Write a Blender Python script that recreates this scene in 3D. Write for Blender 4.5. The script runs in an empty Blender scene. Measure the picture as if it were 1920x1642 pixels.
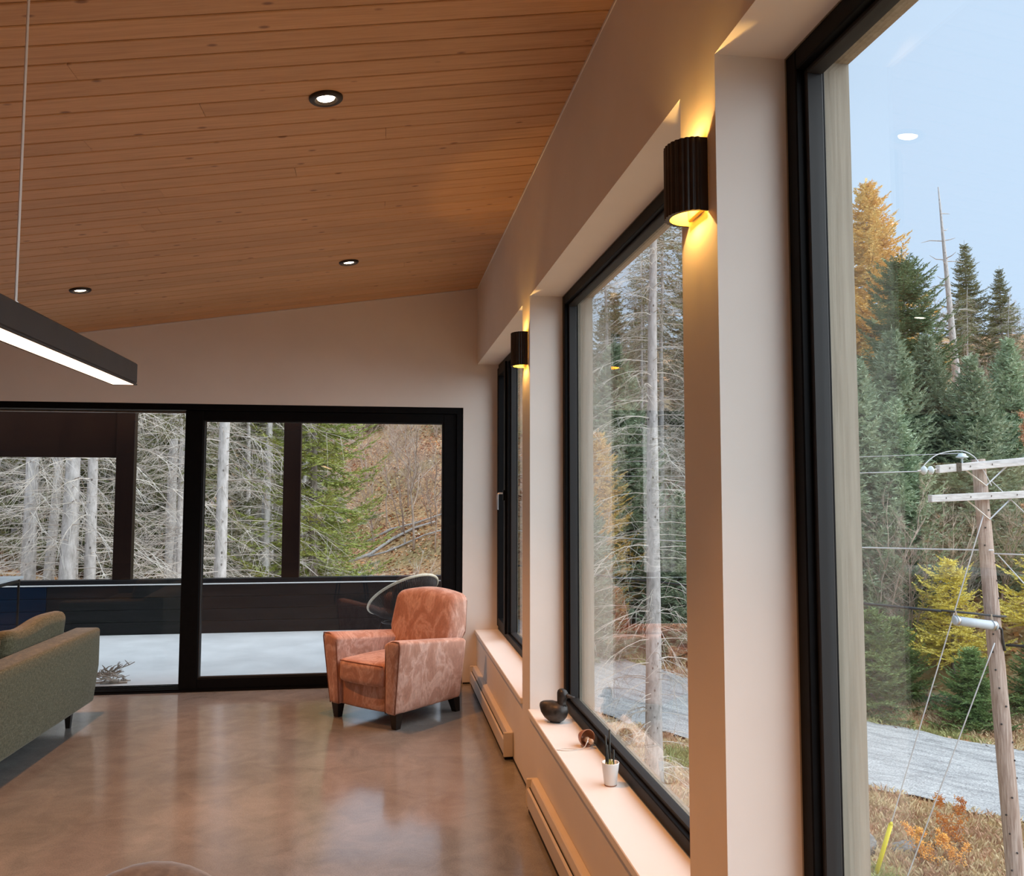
import bpy, math, random
import numpy as np
from mathutils import Vector, Matrix, Euler
random.seed(7); np.random.seed(7)
S = bpy.context.scene
COL = S.collection

# ---------------------------------------------------------------- camera, world, sun, exposure
cd = bpy.data.cameras.new('camera'); cam = bpy.data.objects.new('camera', cd); COL.objects.link(cam)
cd.sensor_fit = 'HORIZONTAL'; cd.sensor_width = 36.0
cd.lens = 1642.83 / 1920 * 36; cd.shift_y = -22.3 / 1920
cd.clip_start = .05; cd.clip_end = 600
_y, _p, _r = (math.radians(a) for a in (8.4391, 4.1711, .0597))
_f = Vector((math.sin(_y)*math.cos(_p), math.cos(_y)*math.cos(_p), math.sin(_p)))
_rt = Vector((math.cos(_y), -math.sin(_y), 0)); _up = _rt.cross(_f)
_r2 = _rt*math.cos(_r) + _up*math.sin(_r); _u2 = -_rt*math.sin(_r) + _up*math.cos(_r)
cam.matrix_world = Matrix(((_r2.x, _u2.x, -_f.x, 0), (_r2.y, _u2.y, -_f.y, 0), (_r2.z, _u2.z, -_f.z, 1.55), (0, 0, 0, 1)))
S.camera = cam

W = bpy.data.worlds.new('world'); S.world = W; W.use_nodes = True
W.node_tree.nodes['Background'].inputs[0].default_value = (.60, .76, .99, 1)
W.node_tree.nodes['Background'].inputs[1].default_value = 1.0
sd = bpy.data.lights.new('sun', 'SUN'); sun = bpy.data.objects.new('sun', sd); COL.objects.link(sun)
sd.energy = 4.2; sd.angle = math.radians(95); sd.color = (.97, .98, 1)
sun.rotation_euler = Vector((-.75, .45, -.75)).to_track_quat('-Z', 'Y').to_euler()
S.view_settings.view_transform = 'Standard'; S.view_settings.look = 'None'
S.view_settings.gamma = 1; S.view_settings.use_curve_mapping = False
S.cycles.max_bounces = 7; S.cycles.diffuse_bounces = 4; S.cycles.glossy_bounces = 3; S.cycles.transparent_max_bounces = 10
S.view_settings.exposure = .2
DOWN_W, POINT_COL = 150.0, (1, .385, .11)      # downlights
SCONCE_W = 6.5
PENDANT_E = 5.5

# ---------------------------------------------------------------- room numbers (metres)
XW, YF = .769, 7.134            # inner faces of the right and the far wall
ZC, SL = 3.217, .1472           # ceiling height at the right wall, its slope down to the left
XL, YB = -6.2, -5.0             # left and back walls
ZH, ZS = 2.582, .426            # window head and sill
def zceil(x): return ZC - SL*(XW - x)

# ---------------------------------------------------------------- helpers
class MB:
    def __init__(s): s.v = []; s.f = []; s.m = []
    def add(s, vs, fs, m=0):
        o = len(s.v); s.v += [tuple(p) for p in vs]
        s.f += [tuple(i+o for i in q) for q in fs]; s.m += [m]*len(fs); return s
    def box(s, a, b, m=0):
        x0, y0, z0 = a; x1, y1, z1 = b
        return s.add([(x0,y0,z0),(x1,y0,z0),(x1,y1,z0),(x0,y1,z0),(x0,y0,z1),(x1,y0,z1),(x1,y1,z1),(x0,y1,z1)],
                     [(0,3,2,1),(4,5,6,7),(0,1,5,4),(1,2,6,5),(2,3,7,6),(3,0,4,7)], m)
    def cbox(s, a, b, c=.004, m=0):      # box with chamfered edges
        x0, y0, z0 = a; x1, y1, z1 = b
        c = min(c, abs(x1-x0)/3, abs(y1-y0)/3, abs(z1-z0)/3)
        vs, idx = [], {}
        for i, x in enumerate((x0, x1)):
            for j, y in enumerate((y0, y1)):
                for k, z in enumerate((z0, z1)):
                    dx, dy, dz = (c if i == 0 else -c), (c if j == 0 else -c), (c if k == 0 else -c)
                    idx[i,j,k] = len(vs)
                    vs += [(x, y+dy, z+dz), (x+dx, y, z+dz), (x+dx, y+dy, z)]
        I = lambda i, j, k, a: idx[i,j,k] + a
        fs = []
        fs += [(I(0,0,0,0), I(0,0,1,0), I(0,1,1,0), I(0,1,0,0)), (I(1,0,0,0), I(1,1,0,0), I(1,1,1,0), I(1,0,1,0))]
        fs += [(I(0,0,0,1), I(1,0,0,1), I(1,0,1,1), I(0,0,1,1)), (I(0,1,0,1), I(0,1,1,1), I(1,1,1,1), I(1,1,0,1))]
        fs += [(I(0,0,0,2), I(0,1,0,2), I(1,1,0,2), I(1,0,0,2)), (I(0,0,1,2), I(1,0,1,2), I(1,1,1,2), I(0,1,1,2))]
        for k in (0, 1):
            for j in (0, 1): fs.append((I(0,j,k,1), I(1,j,k,1), I(1,j,k,2), I(0,j,k,2)))
            for i in (0, 1): fs.append((I(i,0,k,0), I(i,1,k,0), I(i,1,k,2), I(i,0,k,2)))
        for i in (0, 1):
            for j in (0, 1): fs.append((I(i,j,0,0), I(i,j,1,0), I(i,j,1,1), I(i,j,0,1)))
        for t in idx.values(): fs.append((t, t+1, t+2))
        return s.add(vs, fs, m)
    def tube(s, pts, rad, n=6, m=0, cap=True, closed=False):
        pts = [Vector(p) for p in pts]; k = len(pts)
        if not hasattr(rad, '__len__'): rad = [rad]*k
        vs, fs = [], []
        u = None
        for i, p in enumerate(pts):
            if closed: d = pts[(i+1) % k] - pts[i-1]
            else: d = pts[min(i+1, k-1)] - pts[max(i-1, 0)]
            d.normalize()
            if u is None:
                u = d.cross(Vector((0, 0, 1)) if abs(d.z) < .9 else Vector((1, 0, 0))).normalized()
            else:
                u = (u - d*u.dot(d)); u = u.normalized() if u.length > 1e-6 else d.orthogonal().normalized()
            w = d.cross(u)
            for j in range(n):
                a = 2*math.pi*j/n
                vs.append(p + (u*math.cos(a) + w*math.sin(a))*rad[i])
        for i in range(k if closed else k-1):
            i2 = (i+1) % k
            for j in range(n):
                j2 = (j+1) % n
                fs.append((i*n+j, i*n+j2, i2*n+j2, i2*n+j))
        if cap and not closed and n > 2:
            fs.append(tuple(range(n-1, -1, -1))); fs.append(tuple((k-1)*n + j for j in range(n)))
        return s.add(vs, fs, m)
    def lathe(s, prof, n=24, c=(0, 0, 0), m=0, axis=None):
        vs, fs = [], []
        q = axis or (lambda x, y, z: (x+c[0], y+c[1], z+c[2]))
        for r, z in prof:
            for j in range(n):
                a = 2*math.pi*j/n; vs.append(q(r*math.cos(a), r*math.sin(a), z))
        for i in range(len(prof)-1):
            for j in range(n):
                j2 = (j+1) % n; fs.append((i*n+j, i*n+j2, (i+1)*n+j2, (i+1)*n+j))
        return s.add(vs, fs, m)
    def rings(s, rings, m=0, cap=True):
        n = len(rings[0]); vs = [p for r in rings for p in r]; fs = []
        for i in range(len(rings)-1):
            for j in range(n):
                j2 = (j+1) % n; fs.append((i*n+j, i*n+j2, (i+1)*n+j2, (i+1)*n+j))
        if cap: fs += [tuple(range(n-1, -1, -1)), tuple((len(rings)-1)*n + j for j in range(n))]
        return s.add(vs, fs, m)
    def rbox(s, c, h, r, n=10, m=0, fn=None):   # rounded box: centre, half sizes, radius; fn bends it
        hx, hy, hz = h; r = min(r, hx, hy, hz)
        def P(p):
            q = [p[i]*h[i] for i in range(3)]
            inn = [max(-h[i]+r, min(h[i]-r, q[i])) for i in range(3)]
            d = Vector([q[i]-inn[i] for i in range(3)])
            if d.length > 1e-9: d = d.normalized()*r
            v = Vector(inn) + d
            if fn: v = Vector(fn(v.x, v.y, v.z))
            return (v.x+c[0], v.y+c[1], v.z+c[2])
        # graded parameter so the rounded rim has enough points
        g = {}
        def params(hh):
            k = r/hh; e = [math.sin(a/4*math.pi/2) for a in range(5)]
            lo = [-1 + k*(1-math.cos(a/4*math.pi/2)) for a in range(5)]
            mid = [(-1+k) + (2-2*k)*t/n for t in range(1, n)]
            return lo + mid + [-t for t in reversed(lo)]
        ts = [params(x) for x in h]
        for ax in range(3):
            b, cc = (ax+1) % 3, (ax+2) % 3
            for sg in (-1, 1):
                vs = []; A, B = ts[b], ts[cc]
                for u in A:
                    for w in B:
                        p = [0, 0, 0]; p[ax] = sg; p[b] = u; p[cc] = w; vs.append(P(p))
                fs = []
                for i in range(len(A)-1):
                    for j in range(len(B)-1):
                        q = (i*len(B)+j, (i+1)*len(B)+j, (i+1)*len(B)+j+1, i*len(B)+j+1)
                        fs.append(q if sg > 0 else q[::-1])
                s.add(vs, fs, m)
        return s
    def mesh(s, name, mats, smooth=False, merge=False):
        me = bpy.data.meshes.new(name); me.from_pydata(s.v, [], s.f)
        for mt in (mats if isinstance(mats, (list, tuple)) else [mats]): me.materials.append(mt)
        if any(s.m): me.polygons.foreach_set('material_index', s.m)
        if merge:
            import bmesh
            bm = bmesh.new(); bm.from_mesh(me); bmesh.ops.remove_doubles(bm, verts=bm.verts, dist=1e-5)
            bmesh.ops.recalc_face_normals(bm, faces=bm.faces)
            bm.to_mesh(me); bm.free()
        if smooth: me.polygons.foreach_set('use_smooth', [True]*len(me.polygons))
        me.update(); return me
    def build(s, name, mats, parent=None, smooth=False, merge=False):
        return link(name, s.mesh(name, mats, smooth, merge), parent)
def link(name, data, parent=None):
    o = bpy.data.objects.new(name, data); COL.objects.link(o)
    if parent: o.parent = parent
    return o
def thing(name, label, cat, loc=(0,0,0), rz=0, group=None):
    o = link(name, None); o.empty_display_size = .1; o.location = loc; o.rotation_euler = (0,0,rz)
    return tag(o, label, cat, group)
def tag(o, label, cat, group=None, kind=None):
    if label: o['label'] = label
    if cat: o['category'] = cat
    if group: o['group'] = group
    if kind: o['kind'] = kind
    return o
def struct(o, label=None):
    o['kind'] = 'structure'
    if label: o['label'] = label
    return o
def sharp(o, ang=35):
    o.data.polygons.foreach_set('use_smooth', [True]*len(o.data.polygons))
    try: o.data.set_sharp_from_angle(angle=math.radians(ang))
    except Exception: pass
    return o

# ---------------------------------------------------------------- materials
def mat(name, col, rough=.6, metal=0, spec=.5, sheen=0, coat=0):
    m = bpy.data.materials.new(name); m.use_nodes = True
    b = m.node_tree.nodes['Principled BSDF']
    b.inputs['Base Color'].default_value = (*col, 1); b.inputs['Roughness'].default_value = rough
    b.inputs['Metallic'].default_value = metal; b.inputs['Specular IOR Level'].default_value = spec
    if sheen: b.inputs['Sheen Weight'].default_value = sheen; b.inputs['Sheen Roughness'].default_value = .4
    if coat: b.inputs['Coat Weight'].default_value = coat
    return m
class NT:
    def __init__(s, m): s.t = m.node_tree; s.b = s.t.nodes['Principled BSDF']
    def n(s, typ, **kw):
        k = s.t.nodes.new(typ)
        for a, v in kw.items():
            if a.startswith('i_'):
                key = a[2:]; key = int(key) if key.isdigit() else key.replace('_', ' ')
                k.inputs[key].default_value = v
            else: setattr(k, a, v)
        return k
    def l(s, a, b): s.t.links.new(a, b)
    def coord(s, kind='Object', scale=(1,1,1), rot=(0,0,0)):
        if kind == 'Position': o = s.n('ShaderNodeNewGeometry').outputs['Position']
        else: o = s.n('ShaderNodeTexCoord').outputs[kind]
        mp = s.n('ShaderNodeMapping'); mp.inputs['Scale'].default_value = scale; mp.inputs['Rotation'].default_value = rot
        s.l(o, mp.inputs[0]); return mp.outputs[0]
    def noise(s, vec, scale=5, detail=4, rough=.55, dist=0):
        k = s.n('ShaderNodeTexNoise'); k.inputs['Scale'].default_value = scale; k.inputs['Detail'].default_value = detail
        k.inputs['Roughness'].default_value = rough; k.inputs['Distortion'].default_value = dist
        s.l(vec, k.inputs['Vector']); return k.outputs['Fac']
    def ramp(s, fac, stops):
        k = s.n('ShaderNodeValToRGB'); e = k.color_ramp.elements
        while len(e) < len(stops): e.new(.5)
        for i, (p, c) in enumerate(stops):
            e[i].position = p; e[i].color = (*c, 1) if len(c) == 3 else c
        s.l(fac, k.inputs[0]); return k.outputs[0]
    def mix(s, a, b, fac, blend='MIX'):
        k = s.n('ShaderNodeMix'); k.data_type = 'RGBA'; k.blend_type = blend
        for v, i in ((fac, 0), (a, 6), (b, 7)):
            if hasattr(v, 'is_linked'): s.l(v, k.inputs[i])
            elif hasattr(v, '__len__'): k.inputs[i].default_value = (*v, 1) if len(v) == 3 else v
            else: k.inputs[i].default_value = v
        return k.outputs[2]
    def bump(s, h, strength=.2, dist=.01):
        k = s.n('ShaderNodeBump'); k.inputs['Strength'].default_value = strength; k.inputs['Distance'].default_value = dist
        s.l(h, k.inputs['Height']); s.l(k.outputs[0], s.b.inputs['Normal'])
    def math(s, op, a, b=0):
        k = s.n('ShaderNodeMath'); k.operation = op
        for i, v in enumerate((a, b)):
            if hasattr(v, 'is_linked'): s.l(v, k.inputs[i])
            else: k.inputs[i].default_value = v
        return k.outputs[0]
    def col(s, c): s.l(c, s.b.inputs['Base Color'])
def noisy(name, c1, c2, scale=8, rough=.6, kind='Object', vs=(1,1,1), bump=0, detail=5, spec=.4, sheen=0, obj=0, dist=0, lo=.35, hi=.65, bd=.01, bscale=None):
    m = mat(name, c1, rough, spec=spec, sheen=sheen); t = NT(m); v = t.coord(kind, vs)
    f = t.noise(v, scale, detail, dist=dist); c = t.ramp(f, [(lo, c1), (hi, c2)])
    if obj:
        oi = t.n('ShaderNodeObjectInfo'); hs = t.n('ShaderNodeHueSaturation')
        t.l(t.math('ADD', t.math('MULTIPLY', oi.outputs['Random'], obj), 1-obj/2), hs.inputs['Value'])
        t.l(t.math('ADD', t.math('MULTIPLY', oi.outputs['Random'], obj*.06), .5-obj*.03), hs.inputs['Hue'])
        t.l(c, hs.inputs['Color']); c = hs.outputs[0]
    t.col(c)
    if bump: t.bump(t.noise(v, bscale or scale*3, 5), bump, bd)
    return m

M = {}
M['wall'] = noisy('white_paint', (.80,.765,.72), (.83,.795,.75), 3, .75, bump=.03, bscale=180, bd=.002)
M['sill'] = noisy('sill_paint', (.84,.825,.80), (.86,.845,.82), 4, .45)
M['black'] = noisy('black_aluminium', (.003,.003,.0035), (.0045,.0045,.005), 30, .5, spec=.10, bump=.02)
M['rubber'] = mat('black_gasket', (.01,.01,.011), .6)
M['steel'] = noisy('brushed_steel', (.62,.62,.62), (.7,.7,.7), 40, .3); M['steel'].node_tree.nodes['Principled BSDF'].inputs['Metallic'].default_value = 1
M['darkwood'] = noisy('dark_stained_wood', (.009,.004,.0035), (.015,.007,.005), 4, .38, spec=.15, vs=(1,1,.2), bump=.05)
M['parapet'] = noisy('charcoal_cladding', (.007,.007,.008), (.012,.012,.014), 6, .40, spec=.15, vs=(.3,1,6), bump=.05)
M['navy'] = noisy('cladding_blue_reflection', (.001,.007,.020), (.002,.011,.028), 6, .4, spec=.15, vs=(.3,1,6), bump=.05)  # charcoal boards with a blue door-glass reflection put into their colour
M['white'] = mat('white_cap', (.8,.8,.8), .4)
M['porch'] = noisy('pale_concrete', (.60,.595,.595), (.72,.715,.715), 2.2, .8, bump=.12, detail=8, bd=.004)
M['cedar'] = noisy('weathered_cedar', (.27,.235,.18), (.36,.32,.255), 5, .7, vs=(14,14,.5), bump=.12, dist=.6, bd=.003)
M['heater'] = noisy('heater_enamel', (.70,.66,.61), (.73,.69,.64), 6, .4)
M['panel'] = noisy('brown_wood_panel', (.22,.13,.075), (.30,.18,.10), 4, .5, vs=(6,6,.4))
M['dark'] = mat('shadow_gap', (.012,.011,.01), .8)

# glass that lets light straight through and mirrors by angle (two faces per pane)
g = bpy.data.materials.new('window_glass'); g.use_nodes = True; nt = g.node_tree; nt.nodes.clear()
out = nt.nodes.new('ShaderNodeOutputMaterial'); mx = nt.nodes.new('ShaderNodeMixShader')
tr = nt.nodes.new('ShaderNodeBsdfTransparent'); gl = nt.nodes.new('ShaderNodeBsdfGlossy')
tr.inputs[0].default_value = (.965,.985,.975,1); gl.inputs['Roughness'].default_value = 0; gl.inputs['Color'].default_value = (1,1,1,1)
ge = nt.nodes.new('ShaderNodeNewGeometry'); dp = nt.nodes.new('ShaderNodeVectorMath'); dp.operation = 'DOT_PRODUCT'
nt.links.new(ge.outputs['Normal'], dp.inputs[0]); nt.links.new(ge.outputs['Incoming'], dp.inputs[1])
def nm(op, a, b):
    k = nt.nodes.new('ShaderNodeMath'); k.operation = op
    for i, v in enumerate((a, b)):
        if v is None: continue
        if hasattr(v, 'is_linked'): nt.links.new(v, k.inputs[i])
        else: k.inputs[i].default_value = v
    return k.outputs[0]
ab = nm('ABSOLUTE', dp.outputs['Value'], None)
fr = nm('ADD', nm('MULTIPLY', nm('POWER', nm('SUBTRACT', 1.0, ab), 5.0), .92), .045)
nt.links.new(fr, mx.inputs[0]); nt.links.new(tr.outputs[0], mx.inputs[1]); nt.links.new(gl.outputs[0], mx.inputs[2])
nt.links.new(mx.outputs[0], out.inputs[0]); M['glass'] = g

def emis(name, col, s):
    m = bpy.data.materials.new(name); m.use_nodes = True; b = m.node_tree.nodes['Principled BSDF']
    b.inputs['Base Color'].default_value = (.8,.8,.8,1)
    b.inputs['Emission Color'].default_value = (*col, 1); b.inputs['Emission Strength'].default_value = s
    return m

# polished concrete floor
m = M['floor'] = mat('polished_concrete', (.3,.27,.24), .2, spec=.9); t = NT(m); v = t.coord('Position')
a = t.noise(v, .9, 8, .62, .4); b_ = t.noise(v, 5, 8, .7, .8); c_ = t.noise(v, 160, 3, .6)
c1 = t.ramp(a, [(.3, (.19,.187,.182)), (.5, (.245,.243,.238)), (.72, (.31,.308,.304))])
c2 = t.ramp(b_, [(.3, (.74,.74,.74)), (.7, (1.12,1.1,1.08))])
c3 = t.ramp(c_, [(.3, (.78,.78,.78)), (.65, (1.12,1.12,1.12))])
t.col(t.mix(t.mix(c1, c2, 1, 'MULTIPLY'), c3, .8, 'MULTIPLY'))
rr = t.n('ShaderNodeMapRange'); rr.inputs['To Min'].default_value = .06; rr.inputs['To Max'].default_value = .17
t.l(b_, rr.inputs['Value']); t.l(rr.outputs[0], m.node_tree.nodes['Principled BSDF'].inputs['Roughness'])
t.bump(t.math('ADD', t.math('MULTIPLY', t.noise(v, 22, 4, .6, 1.5), 1.0), t.math('MULTIPLY', c_, .2)), .05, .005)

# pine ceiling boards (grain along x, a tint of their own, knots)
m = M['pine'] = mat('pine_board', (.5,.28,.14), .48, spec=.35); t = NT(m)
oi = t.n('ShaderNodeObjectInfo'); ge_ = t.n('ShaderNodeNewGeometry')
off = t.n('ShaderNodeCombineXYZ'); t.l(t.math('MULTIPLY', oi.outputs['Random'], 40), off.inputs[0]); t.l(t.math('MULTIPLY', oi.outputs['Random'], 17), off.inputs[2])
ad = t.n('ShaderNodeVectorMath'); ad.operation = 'ADD'; t.l(ge_.outputs['Position'], ad.inputs[0]); t.l(off.outputs[0], ad.inputs[1])
def mp_(sc):
    k = t.n('ShaderNodeMapping'); k.inputs['Scale'].default_value = sc; t.l(ad.outputs[0], k.inputs[0]); return k.outputs[0]
gr = t.noise(mp_((.7, 22, 6)), 3.2, 6, .6, .8)
base = t.ramp(gr, [(.25, (.50,.285,.135)), (.5, (.60,.355,.175)), (.75, (.68,.42,.215))])
vo = t.n('ShaderNodeTexVoronoi'); vo.feature = 'F1'; vo.inputs['Scale'].default_value = 1.0; t.l(mp_((5.2, 10.5, 1)), vo.inputs['Vector'])
vo.inputs['Randomness'].default_value = 1
kn = t.ramp(vo.outputs['Distance'], [(.06, (1,1,1)), (.12, (0,0,0))])
c = t.mix(base, (.17,.07,.03), t.math('MULTIPLY', kn, .75))
hs = t.n('ShaderNodeHueSaturation'); t.l(t.math('ADD', t.math('MULTIPLY', oi.outputs['Random'], .14), .93), hs.inputs['Value']); t.l(c, hs.inputs['Color'])
t.col(hs.outputs[0]); t.bump(gr, .06, .004)

# brushed suede, woven sofa cloth
m = M['suede'] = mat('terracotta_suede', (.42,.19,.12), .85, spec=.2, sheen=.55); t = NT(m); v = t.coord('Object')
w = t.noise(t.coord('Object', (1, 1, .6)), 5.5, 5, .6, 1.3); fib = t.noise(t.coord('Object', (1,1,.35)), 70, 3, .6, 1)
c = t.ramp(w, [(.36, (.42,.21,.15)), (.47, (.47,.25,.182)), (.54, (.62,.39,.315)), (.62, (.48,.26,.195))])
t.col(t.mix(c, t.ramp(fib, [(.3, (.75,.75,.75)), (.7, (1.12,1.12,1.12))]), .8, 'MULTIPLY')); t.bump(fib, .08, .003)
m.node_tree.nodes['Principled BSDF'].inputs['Sheen Tint'].default_value = (1,.80,.72,1)
m = M['sofa'] = mat('olive_weave', (.11,.115,.065), .9, spec=.15, sheen=.25); t = NT(m)
w1 = t.noise(t.coord('Object', (8, 8, 90)), 4, 3, .7); w2 = t.noise(t.coord('Object', (90, 30, 14), (0,0,0)), 4, 3, .7)
c = t.ramp(t.math('MULTIPLY', t.math('ADD', w1, w2), .5), [(.36, (.052,.054,.033)), (.5, (.105,.106,.066)), (.64, (.215,.212,.145))])
t.col(c); t.bump(t.math('ADD', w1, w2), .25, .004)
M['greyfabric'] = noisy('taupe_velvet', (.10,.085,.075), (.15,.13,.115), 60, .9, bump=.1, sheen=.5)
M['blackleg'] = noisy('ebony_leg', (.012,.009,.008), (.02,.015,.012), 20, .35)
M['seam'] = mat('suede_piping', (.22,.085,.05), .8)
M['bronze'] = noisy('dark_bronze', (.018,.012,.008), (.03,.02,.014), 20, .42, spec=.4)
M['brass_in'] = mat('gilt_inside', (.85,.62,.12), .35)
M['pendant'] = noisy('pendant_body', (.030,.028,.030), (.038,.035,.037), 20, .5)
M['pendant_glow'] = emis('pendant_diffuser', (1, .60, .36), PENDANT_E)
M['lens'] = emis('downlight_lens', (1, .86, .66), 22)
M['filament'] = emis('sconce_lamp', (1, .72, .25), 6)
M['duck'] = noisy('painted_decoy', (.014,.013,.012), (.045,.04,.036), 26, .38, bump=.25, detail=7, bd=.004)
M['copper'] = noisy('turned_copper', (.30,.11,.05), (.42,.17,.08), 18, .4, spec=.5)
M['bead'] = noisy('turned_wood', (.42,.25,.14), (.62,.45,.32), 30, .5)
M['cord'] = mat('white_cord', (.75,.72,.68), .8)
M['ceramic'] = mat('white_cup', (.85,.84,.82), .35)
M['stem'] = noisy('dark_stem', (.01,.012,.01), (.03,.035,.03), 30, .3)
M['sprout'] = mat('yellow_sprout', (.5,.45,.10), .6)
M['hoop'] = noisy('pale_rattan', (.62,.52,.38), (.75,.66,.52), 30, .5)
M['weave'] = noisy('black_cord_weave', (.012,.012,.013), (.03,.03,.032), 40, .6)
M['tabletop'] = noisy('grey_metal_top', (.36,.38,.40), (.42,.44,.46), 5, .4)
M['twig'] = noisy('dry_twig', (.26,.22,.19), (.55,.50,.45), 12, .9)

# ================================================================ STRUCTURE
# floor, walls
o = struct(MB().box((XL, YB, -.28), (1.11, YF+.02, 0)).build('floor', M['floor']), 'polished grey concrete floor of the room')
o = struct(MB().box((XL-.2, YB, -.3), (XL, YF, 2.6)).build('wall_left', M['panel']), 'brown wood wall on the side away from the windows')
o = struct(MB().box((XL-.2, YB-.2, -.3), (1.11, YB, 3.6)).build('wall_back', M['panel']), 'brown wood wall behind the viewer')
DX0, DX1, DZ = -5.0, .655, 2.2225           # sliding door opening
b = MB()
b.box((DX1, YF, 0), (.945, YF+.3, 3.6)); b.box((XL-.2, YF, 0), (DX0, YF+.3, 3.6)); b.box((DX0, YF, DZ), (DX1, YF+.3, 3.6))
struct(b.build('wall_far', M['wall']), 'white wall above and around the sliding glass door')
Y1N, Y2F, Y2N, Y3F, Y3N = 4.79, 4.54, 2.159, 1.917, -.5
b = MB(); XO = .945
b.box((XW, YB, 0), (XO, YF, ZS-.03)); b.box((XW, YB, ZH), (XO, YF, 3.4))
for ya, yb in ((Y2F, Y1N), (Y3F, Y2N), (YB, Y3N)): b.box((XW, ya, ZS-.03), (XO, yb, ZH))
struct(b.build('wall_right', M['wall']), 'white wall with three deep window recesses')
b = MB()
b.box((XO, YB, -.3), (1.11, YF+.3, ZS-.02)); b.box((XO, YB, ZH), (1.11, YF+.3, 3.4))
for ya, yb in ((YF, YF+.3), (Y2F, Y1N), (Y3F, Y2N), (YB, Y3N)): b.box((XO, ya, ZS-.02), (1.11, yb, ZH))
struct(b.build('wall_outside', M['cedar']), 'weathered cedar boarding lining the outer window reveals')
struct(MB().box((XL, YB, -5.6), (.9, 10.1, -.3)).build('wall_base', M['porch']), 'concrete base of the house')
# dark strips painted as the shade in the wall-foot gaps; pale bead at the ceiling line
struct(MB().box((DX1+.004, YF-.004, 0), (XW, YF+.003, .012)).build('shadow_strip_far', M['dark']), 'thin dark strip standing for the shadow gap under the far wall')
struct(MB().box((XW-.003, YB, 0), (XW+.002, YF, .01)).build('shadow_strip_right', M['dark']), 'thin dark strip standing for the shadow gap under the window wall')
b = MB(); z = zceil(XW)-.016
b.box((XW-.004, YB, z+.004), (XW+.001, YF, z+.016)); struct(b.build('trim_1', M['sill']), 'pale bead where the ceiling meets the window wall')
ang = math.atan(SL)
b = MB()
x0, x1 = XL, XW
b.add([(x0,YF-.004,zceil(x0)-.012),(x1,YF-.004,zceil(x1)-.012),(x1,YF+.001,zceil(x1)-.012),(x0,YF+.001,zceil(x0)-.012),
       (x0,YF-.004,zceil(x0)+.0),(x1,YF-.004,zceil(x1)+.0),(x1,YF+.001,zceil(x1)+.0),(x0,YF+.001,zceil(x0)+.0)],
      [(0,3,2,1),(4,5,6,7),(0,1,5,4),(1,2,6,5),(2,3,7,6),(3,0,4,7)])
struct(b.build('trim_2', M['sill']), 'pale bead where the ceiling meets the far wall')
# ceiling: slab with separate pine boards
b = MB()
P = lambda x, y, dz: (x, y, zceil(x)+dz)
x0, x1, y0, y1 = XL-.2, 1.2, YB-.2, YF+.35
b.add([P(x0,y0,.02),P(x1,y0,.02),P(x1,y1,.02),P(x0,y1,.02),P(x0,y0,.3),P(x1,y0,.3),P(x1,y1,.3),P(x0,y1,.3)],
      [(0,3,2,1),(4,5,6,7),(0,1,5,4),(1,2,6,5),(2,3,7,6),(3,0,4,7)])
ceiling = struct(b.build('ceiling', M['dark']), 'sloping ceiling of honey coloured pine boards')
PITCH = .122
def plank_mesh(L):
    w, th, c = PITCH-.007, .018, .003
    prof = [(0, 0+c), (c, 0), (w-c, 0), (w, 0+c), (w, th), (0, th)]
    bb = MB(); cs, sn = math.cos(ang), math.sin(ang)
    vs = []
    for u in (0, L):
        for yy, zz in prof: vs.append((u*cs - zz*sn*0, -yy, u*sn + zz))
    n = len(prof)
    fs = [tuple(range(n)), tuple(range(2*n-1, n-1, -1))] + [(j, n+j, n+(j+1) % n, (j+1) % n) for j in range(n)]
    bb.add(vs, fs); return bb.mesh('plank', M['pine'], merge=True)
cache = {}
full = (XW - XL)/math.cos(ang) - .002
row = 0; y = YF - .009
while y > YB + .1:
    cuts = sorted({round(random.uniform(.12, .93), 2)} | ({round(random.uniform(.3, .9), 2)} if random.random() < .35 else set()))
    cuts = [0] + cuts + [1]
    for a, bq in zip(cuts[:-1], cuts[1:]):
        L = round((bq-a)*full - .0015, 3)
        if L not in cache: cache[L] = plank_mesh(L)
        pk = link('plank', cache[L], ceiling)
        xs = XL + a*full*math.cos(ang)
        pk.location = (xs, y, zceil(xs))
    y -= PITCH; row += 1

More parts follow.
